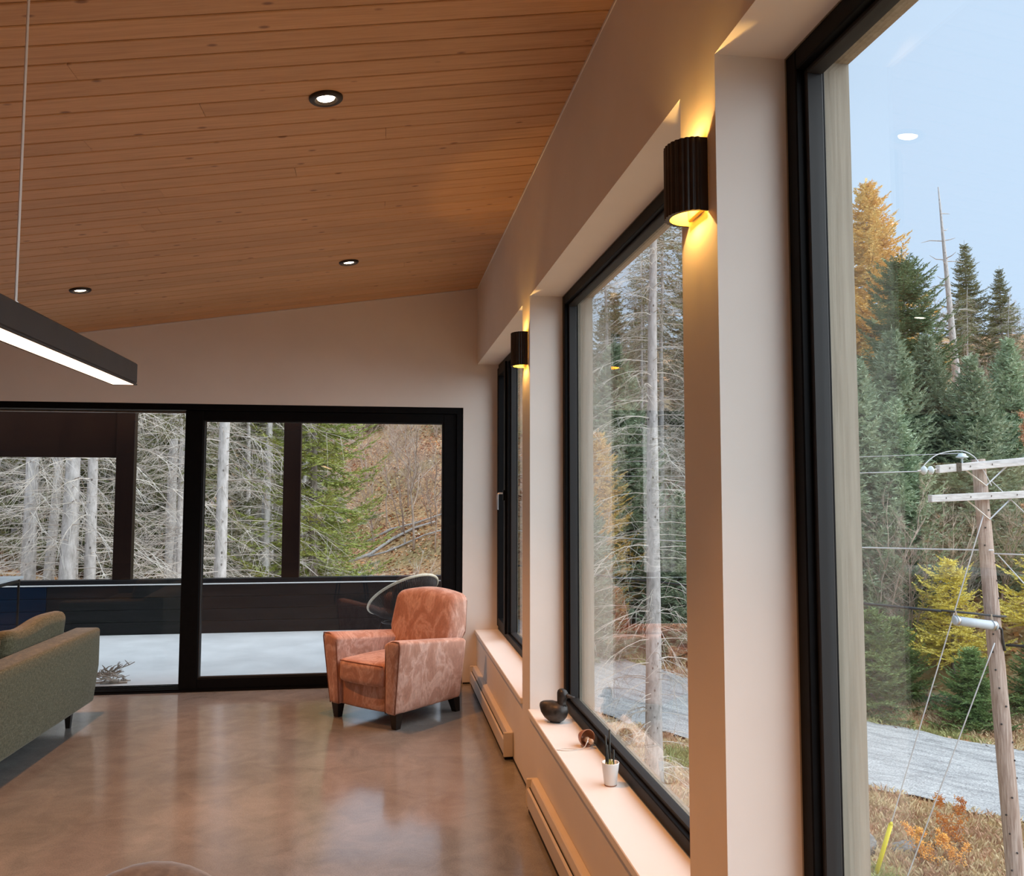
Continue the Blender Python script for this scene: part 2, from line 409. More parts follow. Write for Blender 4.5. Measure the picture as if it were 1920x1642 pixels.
# ---------------------------------------------------------------- windows in the right wall
def bar(bb, a, b_, c=.003): bb.cbox(a, b_, c)
def window(n, ya, yb, label, mull=None):
    w = link('window_%d' % n, None); struct(w, label); w.location = ((XO+.03), (ya+yb)/2, ZS)
    ox, oy, oz = w.location
    def put(name, bb, mt, par=w, **k):
        bb.v = [(p[0]-ox, p[1]-oy, p[2]-oz) for p in bb.v]; return bb.build(name, mt, par, **k)
    X0, X1, F = XO+.002, XO+.075, .05
    fb = MB()
    bar(fb, (X0, ya+.001, ZS+.001), (X1, ya+F, ZH-.001)); bar(fb, (X0, yb-F, ZS+.001), (X1, yb-.001, ZH-.001))
    bar(fb, (X0, ya+F, ZS+.001), (X1, yb-F, ZS+F)); bar(fb, (X0, ya+F, ZH-F), (X1, yb-F, ZH-.001))
    put('frame', fb, M['black'])
    s = MB()      # sill board, a little proud of the wall
    s.cbox((XW-.012, ya-.004 if ya > 0 else ya, ZS-.032), (XO+.004, yb, ZS), .003); put('window_sill', s, M['sill'])
    def glaze(p, q):
        bead = MB(); e = .014
        bar(bead, (X0+.02, p, ZS+F), (X1-.012, p+e, ZH-F)); bar(bead, (X0+.02, q-e, ZS+F), (X1-.012, q, ZH-F))
        bar(bead, (X0+.02, p+e, ZS+F), (X1-.012, q-e, ZS+F+e)); bar(bead, (X0+.02, p+e, ZH-F-e), (X1-.012, q-e, ZH-F))
        put('glazing_bead', bead, M['rubber'])
        g_ = MB(); g_.box((XO+.045, p+e*.6, ZS+F+e*.6), (XO+.051, q-e*.6, ZH-F-e*.6)); put('pane', g_, M['glass'])
    if mull is None: glaze(ya+F, yb-F)
    else:
        mm = MB(); bar(mm, (X0-.0, mull-.035, ZS+F), (X1, mull+.035, ZH-F)); put('mullion', mm, M['black'])
        # opening sash in the far part
        p, q = mull+.035, yb-F; e = .055
        sa = MB(); XA = X0-.016
        bar(sa, (XA, p-.012, ZS+F-.012), (X1-.02, p+e, ZH-F+.012)); bar(sa, (XA, q-e, ZS+F-.012), (X1-.02, q+.012, ZH-F+.012))
        bar(sa, (XA, p+e, ZS+F-.012), (X1-.02, q-e, ZS+F+e)); bar(sa, (XA, p+e, ZH-F-e), (X1-.02, q-e, ZH-F+.012))
        so = put('sash', sa, M['black'])
        g_ = MB(); g_.box((XO+.035, p+e-.01, ZS+F+e-.01), (XO+.041, q-e+.01, ZH-F-e+.01)); put('pane', g_, M['glass'])
        h = MB(); h.cbox((XA-.012, p-.006, 1.47), (XA, p+.026, 1.55), .003); h.v = [(a-ox, b2-oy, c-oz) for a, b2, c in h.v]
        h.build('handle_plate', M['black'], so)
        h = MB(); h.tube([(XA-.01, p+.01, 1.525), (XA-.042, p+.01, 1.525), (XA-.052, p+.01, 1.515), (XA-.052, p+.01, 1.40)], [.008,.008,.009,.008], 8)
        h.v = [(a-ox, b2-oy, c-oz) for a, b2, c in h.v]
        sharp(h.build('handle', M['steel'], so), 50)['label'] = 'silver lever handle'
        glaze(ya+F, mull-.035)
    return w
window(1, Y1N, YF, 'black framed window with opening sash in the far corner', mull=6.62)
window(2, Y2N, Y2F, 'large black framed fixed window in the middle of the wall')
window(3, Y3N, Y3F, 'large black framed fixed window nearest the viewer')

# ---------------------------------------------------------------- sliding door
d = link('door_1', None); struct(d, 'black framed sliding glass door to the porch')
d.location = (0, YF+.1, 0)
def dput(name, bb, mt, par=d, **k):
    bb.v = [(p[0], p[1]-YF-.1, p[2]) for p in bb.v]; return bb.build(name, mt, par, **k)
b = MB(); A, B = YF+.01, YF+.26
b.box((DX0, A, DZ-.05), (DX1, B, DZ-.001)); b.box((DX1-.05, A, 0), (DX1-.001, B, DZ-.05)); b.box((DX0, A, 0), (DX0+.06, B, DZ-.05))
dput('frame', b, M['black'])
b = MB(); b.box((DX0+.06, YF+.002, -.005), (DX1-.05, B, .006))
for yy in (YF+.03, YF+.075, YF+.12, YF+.165, YF+.21): b.box((DX0+.06, yy, .006), (DX1-.05, yy+.014, .02))
dput('track', b, M['black'])
b = MB(); b.box((DX0+.06, YF+.10, .0065), (-1.5, YF+.116, .009)); dput('track_liner', b, M['steel'])
b = MB(); y0, y1 = YF+.03, YF+.095; pl, pr_ = -1.53, DX1-.052   # the sliding leaf
bar(b, (pl, y0, .02), (pl+.135, y1, DZ-.052)); bar(b, (pr_-.105, y0, .02), (pr_, y1, DZ-.052))
bar(b, (pl+.135, y0, .02), (pr_-.105, y1, .095)); bar(b, (pl+.135, y0, DZ-.125), (pr_-.105, y1, DZ-.052))
leaf = dput('sliding_leaf', b, M['black'])
b = MB(); e = .013; l, r_ = pl+.135, pr_-.105
bar(b, (l, y0+.012, .095), (l+e, y0+.04, DZ-.125)); bar(b, (r_-e, y0+.012, .095), (r_, y0+.04, DZ-.125))
bar(b, (l+e, y0+.012, .095), (r_-e, y0+.04, .095+e)); bar(b, (l+e, y0+.012, DZ-.125-e), (r_-e, y0+.04, DZ-.125))
dput('glazing_bead', b, M['rubber'])
b = MB(); b.box((l+.004, y0+.024, .1), (r_-.004, y0+.03, DZ-.13)); dput('pane', b, M['glass'])
b = MB(); b.box((DX0+.06, YF+.185, .02), (-1.46, YF+.191, DZ-.05)); dput('pane', b, M['glass'])
b = MB(); b.box((DX0+.06, YF+.17, DZ-.062), (-1.46, YF+.205, DZ-.05)); dput('glazing_bead', b, M['steel'])
b = MB(); bar(b, (-1.46, YF+.165, .02), (-1.40, YF+.21, DZ-.05)); dput('fixed_stile', b, M['black'])

# ---------------------------------------------------------------- porch outside the door
YP = 10.08
struct(MB().box((XL, YF+.3, -.3), (.9, YP+.12, -.012)).build('floor_porch', M['porch']), 'pale concrete floor of the open porch')
par = struct(MB().box((XL, YP+.012, -.012), (.9, YP+.1, .52)).build('wall_porch', M['dark']), 'low charcoal parapet around the porch')
for k in range(4):
    z0 = -.008 + k*.131
    MB().cbox((-3.52, YP-.006, z0), (.9, YP+.012, z0+.128), .003).build('board', M['parapet'], par)
    MB().cbox((XL, YP-.006, z0), (-3.523, YP+.012, z0+.128), .003).build('board', M['navy'], par)['label'] = 'parapet board coloured navy for a blue reflection in the glass'
MB().box((XL, YP-.01, .517), (.9, YP+.1, .529)).build('cap_strip', M['white'], par)['label'] = 'thin white strip'
MB().cbox((XL, YP-.004, .53), (.9, YP+.11, .578), .004).build('rail', M['parapet'], par)
for k, (a, bq) in enumerate(((-2.868, -2.678), (-1.09, -.90), (.69, .88), (-4.65, -4.46))):
    struct(MB().cbox((a, YP-.0, .578), (bq, YP+.11, 2.62), .004).build('trim_%d' % (3+k), M['darkwood']), 'dark stained porch post')
struct(MB().cbox((XL, YP-.02, 2.62), (.9, YP+.14, 2.82), .005).build('trim_7', M['darkwood']), 'dark stained beam over the porch posts')
hp = struct(MB().box((XL, YP+.03, 1.90), (-2.868, YP+.1, 2.62)).build('wall_porch_screen', M['darkwood']), 'dark brown panel filling the top of a porch bay')
struct(MB().cbox((.70, YF+.32, .578), (.88, YP-.02, .62), .003).build('trim_8', M['darkwood']), 'dark rail along the porch end')
struct(MB().box((.80, YF+.3, -.012), (.9, YP, .578)).build('wall_porch_end', M['parapet']), 'charcoal parapet at the porch end')

# ================================================================ LAMPS
def lamp(name, typ, loc, energy, col, parent, **kw):
    ld = bpy.data.lights.new(name, typ); ld.energy = energy; ld.color = col
    for k, v in kw.items(): setattr(ld, k, v)
    lo = bpy.data.objects.new(name, ld); COL.objects.link(lo); lo.parent = parent; lo.location = loc
    return lo
DL = [((-.232, 3.374), 'recessed downlight nearest the viewer, largest on the pine ceiling'),
      ((-.235, 5.86), 'recessed downlight over the suede armchair'),
      ((-1.918, 5.86), 'recessed downlight beyond the hanging linear lamp'),
      ((-1.918, 3.374), 'recessed downlight hidden above the linear lamp'),
      ((-.232, .9), 'recessed downlight just overhead'), ((-1.918, .9), 'recessed downlight overhead toward the left'),
      ((-.232, -1.6), 'recessed downlight behind the viewer'), ((-1.918, -1.6), 'recessed downlight far behind the viewer'),
      ((-3.6, 5.86), 'recessed downlight above the sofa seat'), ((-3.6, 3.374), 'recessed downlight left of the pendant'),
      ((-3.6, .9), 'recessed downlight at the left of the room')]
ring = MB().lathe([(.040,-.002), (.042,-.010), (.046,-.013), (.060,-.012), (.065,-.007), (.066,.0005)], 40).mesh('trim_ring', M['bronze'], True)
inner = MB().lathe([(.042,-.0095), (.036,-.004), (.033,-.002)], 32).mesh('reflector', M['bronze'], True)
lens = MB().lathe([(.0005,-.006), (.02,-.0055), (.033,-.004), (.034,-.001)], 32).mesh('lens', M['lens'], True)
for (x, y), lb in DL:
    t_ = thing('downlight', lb, 'ceiling light', (x, y, zceil(x)), group='recessed downlights in the pine ceiling')
    t_.rotation_euler = (0, -ang, 0)
    link('trim_ring', ring, t_); link('reflector', inner, t_); link('lens', lens, t_)
    lo = lamp('downlight_lamp', 'SPOT', (0, 0, -.022), DOWN_W, POINT_COL, t_, spot_size=math.radians(80), spot_blend=.75, shadow_soft_size=.03)

# linear pendant
PX, PY1, PZ = -.765, 2.75, 1.862
pt = thing('linear_pendant', 'long dark linear pendant lamp with a glowing underside', 'pendant lamp', (PX, 1.75, PZ))
b = MB(); hw, hh, L = .036, .066, 1.0
b.cbox((-hw, -L, .004), (hw, L, hh), .004)
b.box((-hw, -L, 0), (-hw+.006, L, .004)); b.box((hw-.006, -L, 0), (hw, L, .004)); b.box((-hw+.006, L-.012, 0), (hw-.006, L, .004)); b.box((-hw+.006, -L, 0), (hw-.006, -L+.012, .004))
b.build('housing', M['pendant'], pt)
MB().box((-hw+.006, -L+.012, .0005), (hw-.006, L-.012, .0038)).build('diffuser', M['pendant_glow'], pt)
for yy in (.20, -.7):
    zt = zceil(PX)-PZ
    c = MB().tube([(0, yy, hh-.001), (0, yy, zt)], .003, 6).build('suspension_cable', M['white'], pt)
    MB().lathe([(.0005, hh+.016), (.006, hh+.015), (.006, hh-.002)], 12, (0, yy, 0)).build('cable_grip', M['steel'], c)

# fluted wall sconces
def sconce(yc, label):
    t_ = thing('wall_sconce', label, 'wall lamp', (XW, yc, 2.31), group='fluted wall sconces on the window piers')
    H = .09; n = 96; flutes = 15
    outp, inp = [], []
    for i in range(n+1):
        a = math.pi*i/n
        r = 1 + .055*abs(math.sin(a*flutes/1.0))*1.0 - .03
        outp.append((-(.020+.062*r*math.sin(a)), .072*r*math.cos(a)))
        inp.append((-(.014+.056*math.sin(a)), .064*math.cos(a)))
    outp = [(-.001, outp[0][1])] + outp + [(-.001, outp[-1][1])]; inp = [(-.001, inp[0][1])] + inp + [(-.001, inp[-1][1])]
    k = len(outp); b = MB()
    vs = [(x, y, z) for z in (-H, H) for x, y in outp]
    b.add(vs, [(i, i+1, k+i+1, k+i) for i in range(k-1)])
    vs = [(x, y, z) for z in (-H, H) for x, y in outp] + [(x, y, z) for z in (-H, H) for x, y in inp]
    b.add(vs, [(i+1, i, 2*k+i, 2*k+i+1) for i in range(k-1)] + [(k+i, k+i+1, 3*k+i+1, 3*k+i) for i in range(k-1)])
    b.build('fluted_shade', M['bronze'], t_)
    vs = [(x, y, z) for z in (-H+.001, H-.001) for x, y in inp]
    MB().add(vs, [(i+1, i, k+i, k+i+1) for i in range(k-1)]).build('gilt_lining', M['brass_in'], t_, True)
    MB().cbox((-.012, -.045, -.085), (-.0005, .045, .085), .003).build('back_plate', M['brass_in'], t_)
    br = MB().box((-.060, -.012, -.004), (-.012, .012, .004)).build('lamp_bracket', M['bronze'], t_)
    for sg in (-1, 1):
        MB().lathe([(.0005, sg*.03), (.010, sg*.028), (.012, sg*.015), (.012, sg*.005), (.0005, sg*.004)], 16, (-.042, 0, 0)).build('bulb', M['filament'], t_, True)
        lamp('sconce_lamp', 'POINT', (-.034, 0, sg*.028), SCONCE_W, (1, .56, .16), t_, shadow_soft_size=.008)
    return t_
sconce(2.038, 'dark fluted wall lamp on the pier nearest the viewer')
sconce(4.665, 'dark fluted wall lamp on the far pier beside the corner window')

# ================================================================ BASEBOARD HEATERS
def heater(ya, yb, label):
    t_ = thing('baseboard_heater', label, 'heater', (XW, (ya+yb)/2, 0), group='electric heaters along the window wall')
    h = (yb-ya)/2
    prof = [(-.0015,.022), (-.052,.022), (-.056,.030), (-.056,.108), (-.050,.114), (-.046,.114), (-.046,.104), (-.042,.104), (-.040,.122), (-.034,.150), (-.028,.154), (-.0015,.154)]
    b = MB(); n = len(prof)
    b.add([(x, s_*(h-.012), z) for s_ in (-1, 1) for x, z in prof], [(i, (i+1) % n, n+(i+1) % n, n+i) for i in range(n)])
    b.build('body', M['heater'], t_, merge=True)
    for s_ in (-1, 1):
        MB().cbox((-.059, s_*h-.014 if s_ > 0 else -h, .018), (-.001, h if s_ > 0 else -h+.014, .157), .004).build('end_cap', M['heater'], t_)
    MB().box((-.0465, -h+.014, .1045), (-.0415, h-.014, .1155)).build('outlet_slot', M['dark'], t_)
    MB().box((-.0535, -h+.014, .024), (-.0525, h-.014, .030)).build('inlet_slot', M['dark'], t_)
    MB().box((-.05, -h+.02, .0), (-.002, h-.02, .022)).build('foot_rail', M['dark'], t_)
heater(5.11, 7.06, 'white baseboard heater below the corner window')
heater(2.25, 4.31, 'white baseboard heater below the big middle window')

# ================================================================ ARMCHAIR
ac = thing('armchair', 'terracotta suede armchair with flared arms in the corner', 'armchair', (.118, 6.262, 0), math.radians(-45))
def leg(bb, x, y, z1, w0, w1, lean=(0, 0)):
    bb.add([(x+sx*w, y+sy*w, z) if z else (x+sx*w+lean[0], y+sy*w+lean[1], 0) for z, w in ((0, w0), (z1, w1)) for sx, sy in ((-1,-1),(1,-1),(1,1),(-1,1))],
           [(3,2,1,0),(4,5,6,7),(0,1,5,4),(1,2,6,5),(2,3,7,6),(3,0,4,7)])
for x in (-.275, .275):
    for y in (-.285, .285):
        b = MB(); leg(b, x, y, .102, .020, .032, (0, .0 if y < 0 else .03)); b.build('leg', M['blackleg'], ac)
# base box with gently bowed front rail
MB().rbox((0, .01, .185), (.255, .31, .09), .02, 8, fn=lambda x, y, z: (x, y - (.018*(1-(x/.25)**2) if y < 0 else 0), z)).build('base', M['suede'], ac, True, True)
def bow(x, y, z): return (x, y - (.03*(1-(x/.22)**2) if y < -.1 else 0), z + .018*max(0, 1-(x/.215)**2)*max(0, 1-(y/.30)**2)*(1 if z > 0 else 0))
cu = MB().rbox((0, -.06, .335), (.212, .285, .075), .035, 12, fn=bow).build('seat_cushion', M['suede'], ac, True, True)
pts = []
for i in range(41):
    x = -.200 + .4*i/40; pts.append((x, -.06 - .275 - .03*(1-(x/.22)**2), .335+.062+.006*(1-(x/.2)**2)))
MB().tube(pts, .0045, 6).build('piping', M['seam'], cu, True)
for sg in (-1, 1):
    def arm(x, y, z, sg=sg):
        t = (z+.24)/.48                   # 0 bottom, 1 top
        o = .035 + .045*t
        xx = x/.05
        wx = .046 + .024*t
        cen = .262 + .040*t
        roll = -.018*max(0, (t-.8)/.2)*(1 if xx < 0 else .2)
        top = -.030*max(0, (xx*-1))*max(0, (t-.75)/.25)
        yy = y - (.02*t if y < 0 else 0)
        z2 = z + top - .065*t*max(0, (y+.30)/.63)
        return (sg*(cen + xx*wx + roll), yy, z2)
    a_ = MB().rbox((0, -.005, .335), (.05, .335, .24), .028, 8, fn=arm).build('arm', M['suede'], ac, True, True)
    # piping round the front panel of the arm
    pts = []
    for i in range(25):
        u = i/24
        if u < .4: t = u/.4; xx = .93
        elif u < .6: t = 1; xx = .93 - 1.86*(u-.4)/.2
        else: t = 1-(u-.6)/.4; xx = -.93
        t2 = min(t, 1); zt = .335 - .235 + .47*t2 - (.030*max(0, -xx) if t > .9 else 0) - (.012 if abs(xx) > .9 and t > .97 else 0)
        pts.append((sg*((.262+.040*t2) + xx*(.046+.024*t2)), -.005 - .325 - .02*t2, zt))
    MB().tube(pts, .004, 6).build('piping', M['seam'], a_, True)
def back(x, y, z):
    t = (z+.30)/.60
    lean = .02 + .115*t
    crown = .045*(1-(x/.315)**2)*max(0, t)**2 - .01
    w = (.80 if t < .35 else .80+.2*min(1, (t-.35)/.2)) + .0 - .08*max(0, t-.6)/.4
    belly = -.022*(1-(x/.32)**2)*math.sin(min(1, max(0, t))*math.pi) if y < 0 else 0
    return (x*w, y + lean + belly, z + crown)
bk = MB().rbox((0, .235, .52), (.312, .085, .285), .05, 12, fn=back).build('backrest', M['suede'], ac, True, True)
for sg in (-1, 1):
    pts = []
    for i in range(25):
        z = -.05 + .32*i/24; x = sg*(.312 - (.02 if i > 22 else .006)); p = back(x, .055, z); pts.append((p[0], p[1]+.235-.0, p[2]+.52))
    MB().tube(pts, .004, 6).build('piping', M['seam'], bk, True)

# ================================================================ SOFA
sf = thing('sofa', 'olive green woven sofa seen from behind at the left', 'sofa', (-1.93, 5.40, 0), math.radians(-1.9))
def taper(x, y, z): return (x - .03*(1 if x > 0 else .0)*max(0, -z/.25), y, z)
MB().rbox((-.085, 0, .36), (.085, 1.05, .25), .022, 10, fn=taper).build('back_frame', M['sofa'], sf, True, True)
for yy in (.985, -.985):
    MB().rbox((-.50, yy, .345), (.36, .065, .235), .022, 8).build('arm', M['sofa'], sf, True, True)
MB().rbox((-.50, 0, .20), (.36, .925, .09), .02, 8).build('base', M['sofa'], sf, True, True)
def puff(h):
    return lambda x, y, z: (x, y, z + (.02*max(0, 1-(x/h[0])**2)*max(0, 1-(y/h[1])**2) if z > 0 else 0))
for yy in (.465, -.465):
    MB().rbox((-.52, yy, .36), (.35, .455, .075), .045, 10, fn=puff((.35, .455))).build('seat_cushion', M['sofa'], sf, True, True)
    def lean(x, y, z, yy=yy):
        t = (z+.19)/.38
        sag = -.035*math.exp(-((y+.18)/.2)**2)*max(0, t-.5)*2
        return (x*(1-.35*max(0, t-.5)*2*.5) + .07*t - .02, y*(1-.05*max(0, t-.6)), z + sag + .012*math.cos(y*4)*max(0, t))
    c_ = MB().rbox((-.262, yy+.0, .565), (.075, .43, .185), .06, 12, fn=lean).build('back_cushion', M['sofa'], sf, True, True)
    pts = []
    for i in range(31):
        y = -.39+.78*i/30; p = lean(.045, y, .165); pts.append((p[0]-.262, p[1]+yy, p[2]+.565+.004))
    MB().tube(pts, .004, 5).build('piping', M['sofa'], c_, True)
for x, y in ((-.10, .80), (-.10, -.80), (-.78, .80), (-.78, -.80)):
    b = MB(); leg(b, x, y, .115, .013, .022); b.build('leg', M['blackleg'], sf)

# ================================================================ DINING CHAIR (top of its back shows)
dc = thing('dining_chair', 'taupe velvet dining chair with a rounded back', 'chair', (-.405, 1.52, 0), math.radians(4))
b = MB(); n = 40; rings = []
def disc(yc, s_, zc=.62):
    return [(s_*.225*math.sin(2*math.pi*i/n), yc + .10*(math.sin(2*math.pi*i/n)*s_)**2*-.8, zc + s_*.222*math.cos(2*math.pi*i/n)*(1 if math.cos(2*math.pi*i/n) > 0 else .85)) for i in range(n)]
for y, s_ in ((.245,.02),(.243,.6),(.245,.85),(.25,.95),(.262,.99),(.28,1),(.30,.99),(.315,.95),(.322,.85),(.326,.6),(.328,.02)): rings.append(disc(y, s_))
b.rings(rings).build('backrest', M['greyfabric'], dc, True)
MB().rbox((0, 0, .45), (.235, .235, .045), .04, 8).build('seat', M['greyfabric'], dc, True, True)
for x in (-.12, .12): MB().tube([(x, .20, .44), (x, .27, .50), (x, .285, .60)], .011, 8).build('back_support', M['blackleg'], dc, True)
for x in (-.19, .19):
    for y in (-.19, .19): MB().tube([(x*1.15, y*1.15, 0), (x*.85, y*.85, .42)], [.010, .014], 8).build('leg', M['blackleg'], dc, True)

# ================================================================ THINGS ON THE SILLS
# duck decoy
dk = thing('duck_decoy', 'black painted wooden duck decoy on the window sill', 'decoy', (.846, 4.27, ZS), math.radians(-36)); dk.scale = (.9, .9, .97)
def loft(bb, st, n=20):
    rs = []
    for x, zc, ry, rz in st: rs.append([(x, ry*math.cos(2*math.pi*i/n), zc + rz*math.sin(2*math.pi*i/n)) for i in range(n)])
    return bb.rings(rs)
b = MB(); loft(b, [(-.090,.082,.003,.004),(-.084,.079,.018,.014),(-.070,.069,.036,.031),(-.050,.060,.047,.043),(-.022,.054,.053,.052),(.006,.052,.055,.051),(.030,.053,.053,.050),(.050,.055,.044,.043),(.064,.058,.030,.031),(.073,.060,.013,.015),(.076,.060,.002,.002)]) if 1 else loft(b, [(-.086,.076,.003,.004),(-.080,.074,.012,.010),(-.066,.066,.026,.021),(-.048,.055,.038,.033),(-.022,.047,.045,.041),(.004,.045,.047,.044),(.028,.045,.045,.043),(.048,.047,.037,.037),(.062,.050,.025,.027),(.071,.051,.010,.012),(.073,.051,.002,.002)])
b.build('body', M['duck'], dk, True)
b = MB()
rs = []
for zz, xc, rx, ry in ((.080,.038,.031,.027),(.098,.038,.026,.023),(.110,.040,.025,.022),(.122,.043,.028,.025),(.136,.046,.031,.027),(.150,.045,.030,.026),(.161,.043,.024,.021),(.168,.041,.013,.012),(.170,.041,.001,.001)):
    rs.append([(xc+rx*math.cos(2*math.pi*i/18), ry*math.sin(2*math.pi*i/18), zz) for i in range(18)])
hd = b.rings(rs).build('head', M['duck'], dk, True)
b = MB(); rs = []
for x, zc, ry, rz in ((.066,.140,.016,.012),(.082,.136,.014,.009),(.100,.133,.014,.006),(.114,.133,.009,.0045),(.118,.133,.001,.001)):
    rs.append([(x, ry*math.cos(2*math.pi*i/12), zc+rz*math.sin(2*math.pi*i/12)) for i in range(12)])
b.rings(rs).build('bill', M['duck'], hd, True)
MB().box((-.028, -.004, .0), (.030, .004, .008)).build('keel', M['duck'], dk)
# bell on its side with cord
bl = thing('wooden_bell', 'small turned copper coloured bell lying on the window sill', 'bell', (.905, 3.845, ZS), math.radians(20))
def ax(cx, cz, tilt=.12):
    return lambda x, y, z: (cx + x, z*math.cos(tilt) - y*math.sin(tilt)*0, cz + y + z*math.sin(tilt))
q = lambda x, y, z: (x, z, .0385 + y)
MB().lathe([(.0005,.058),(.008,.058),(.010,.050),(.020,.042),(.031,.022),(.0375,0),(.0385,-.004),(.036,-.005),(.034,0),(.028,.020),(.018,.038),(.0005,.044)], 32, axis=q).build('bell_cup', M['copper'], bl, True)
q2 = lambda x, y, z: (x+.002, z, .030 + y)
cl = MB().lathe([(.0005,.035),(.004,.034),(.005,.02),(.009,.016),(.013,.004),(.011,-.006),(.006,-.010),(.006,-.014),(.011,-.020),(.012,-.030),(.008,-.040),(.0005,-.044)], 20, axis=q2).build('clapper', M['bead'], bl, True)
for k, (a_, e_) in enumerate(((-.135, .02), (-.14, -.012))):
    pts = [(.0, -.005, .034), (-.014, -.03, .045-.012*k), (-.024, -.034, .03), (-.032, -.03, .010), (-.05, -.02, .0022), (-.085, -.006+e_, .0022), (-.115, .005+e_*1.2, .0022), (-.142, .022, .0022)]
    # smooth the cord
    for _ in range(3):
        q_ = [pts[0]]
        for p0, p1 in zip(pts[:-1], pts[1:]):
            q_ += [tuple(.75*a+.25*b2 for a, b2 in zip(p0, p1)), tuple(.25*a+.75*b2 for a, b2 in zip(p0, p1))]
        pts = q_ + [pts[-1]]
    MB().tube(pts, .0021, 5).build('cord', M['cord'], bl, True)
# white cup with stems
cp = thing('stem_cup', 'small white cup holding dark stems on the window sill', 'cup', (.878, 3.345, ZS))
MB().lathe([(.0005,0),(.022,0),(.0235,.002),(.0335,.083),(.0345,.085),(.0335,.087),(.031,.086),(.0225,.006),(.0005,.005)], 36).build('cup', M['ceramic'], cp, True)
MB().lathe([(.0238,.0015),(.0243,.0022),(.0243,.0045),(.0242,.005)], 36).build('base_band', M['copper'], cp, True)
for (x, y, dx, dy, h, r) in ((-.012,-.002,-.006,.004,.185,.0045),(-.002,.006,.003,.006,.205,.0042),(.008,-.008,.003,-.002,.135,.004),(-.006,-.01,-.010,-.004,.155,.0032)):
    MB().tube([(x, y, .01), (x+dx*.5, y+dy*.5, h*.5), (x+dx, y+dy, h)], [r, r*.95, r*.8], 8).build('stem', M['stem'], cp, True)
b = MB()
for k in range(14):
    a = random.uniform(0, 6.28); r = random.uniform(0, .02); x, y = r*math.cos(a)-.006, r*math.sin(a)-.003
    b.tube([(x, y, .07), (x+random.uniform(-.008,.008), y+random.uniform(-.008,.008), .085+random.random()*.014)], [.0035, .001], 5)
b.build('sprouts', M['sprout'], cp, True)

# ================================================================ PORCH THINGS
hc = thing('hoop_chair', 'round hoop porch chair with black cord weave', 'chair', (.22, 8.85, 0), math.radians(-58))
n = 48
# rim: tilted hoop, high at the back (+x), low at the front
def rim(a, k=1.0): 
    x, y = .36*math.cos(a)*k, .33*math.sin(a)*k
    return Vector((x, y, .515 + .22*math.cos(a)*k))
MB().tube([rim(2*math.pi*i/n) for i in range(n)], .014, 8, closed=True).build('rim', M['hoop'], hc, True)
cen = Vector((-.02, 0, .30))
b = MB()
for i in range(110):
    a = 2*math.pi*i/110
    p = rim(a); pts = []
    for k in range(7):
        t = k/6; qv = p.lerp(cen, t); qv.z -= .10*math.sin(t*math.pi)*(.7+.3*math.cos(a)); pts.append(qv)
    b.tube(pts, .0085 if math.cos(a) > .1 else .004, 4)
wv = b.build('cord_seat', M['weave'], hc, True)
for a in (.7, 2.4, 3.9, 5.6):
    p = rim(a, .72); MB().tube([Vector((math.cos(a)*.31, math.sin(a)*.29, 0)), Vector((math.cos(a)*.2, math.sin(a)*.2, .26))], .011, 8).build('leg', M['blackleg'], hc, True)
MB().tube([Vector((.2*math.cos(2*math.pi*i/24), .2*math.sin(2*math.pi*i/24), .255)) for i in range(24)], .011, 6, closed=True).build('seat_ring', M['blackleg'], hc, True)

pt2 = thing('porch_table', 'grey topped metal table on the porch behind the sofa', 'table', (-3.78, 8.30, 0))
MB().cbox((-.48, -.62, .715), (.455, .62, .738), .003).build('table_top', M['tabletop'], pt2)
b = MB(); b.box((-.46, -.60, .680), (-.44, .60, .700)); b.box((.415, -.60, .680), (.435, .60, .700)); b.box((-.44, -.60, .680), (.415, -.58, .700)); b.box((-.44, .58, .680), (.415, .60, .700))
for x in (-.45, .425):
    for y in (-.59, 0, .59): b.box((x-.006, y-.006, .70), (x+.006, y+.006, .715))
b.build('under_frame', M['blackleg'], pt2)
for x in (-.452, .425):
    for y in (-.59, .59): MB().box((x-.008, y-.008, -.012), (x+.008, y+.008, .68)).build('leg', M['blackleg'], pt2)

random.seed(21)
for k in range(18):
    cx, cy = -2.17 + random.uniform(-.10, .09), 7.60 + random.uniform(-.06, .07)
    a = random.uniform(-1.0, 1.2) + (math.pi if random.random() < .4 else 0); L = random.uniform(.12, .30)
    rise = random.uniform(-.03, .07) if k > 4 else 0; zz = .012 + .0055*k; pts = []
    for i in range(7):
        u = i/6 - .4
        pts.append((cx + math.cos(a)*L*u + random.uniform(-.010,.010), cy + math.sin(a)*L*u*.6 + random.uniform(-.008,.008), max(.004, zz + rise*u*1.4 + random.uniform(-.008,.008)) if k > 4 else .008))
    rr_ = random.uniform(.006, .012)
    b = MB().tube(pts, [rr_*(1-.09*i) for i in range(7)], 7)
    for s_ in range(3):
        j = random.randint(1, 5); p = Vector(pts[j]); dv = Vector((random.uniform(-.06,.08), random.uniform(-.03,.03), random.uniform(.01,.055)))
        b.tube([p, p+dv*.6+Vector((0,0,.006)), p+dv+Vector((.01,0,.0))], [rr_*.55, rr_*.42, rr_*.2], 5)
    tw = b.build('twig', M['twig'], None, True); tw.location.z = -.012
    tag(tw, 'dry twig in the heap on the porch floor by the door track', 'twig', 'dry twigs heaped on the porch')

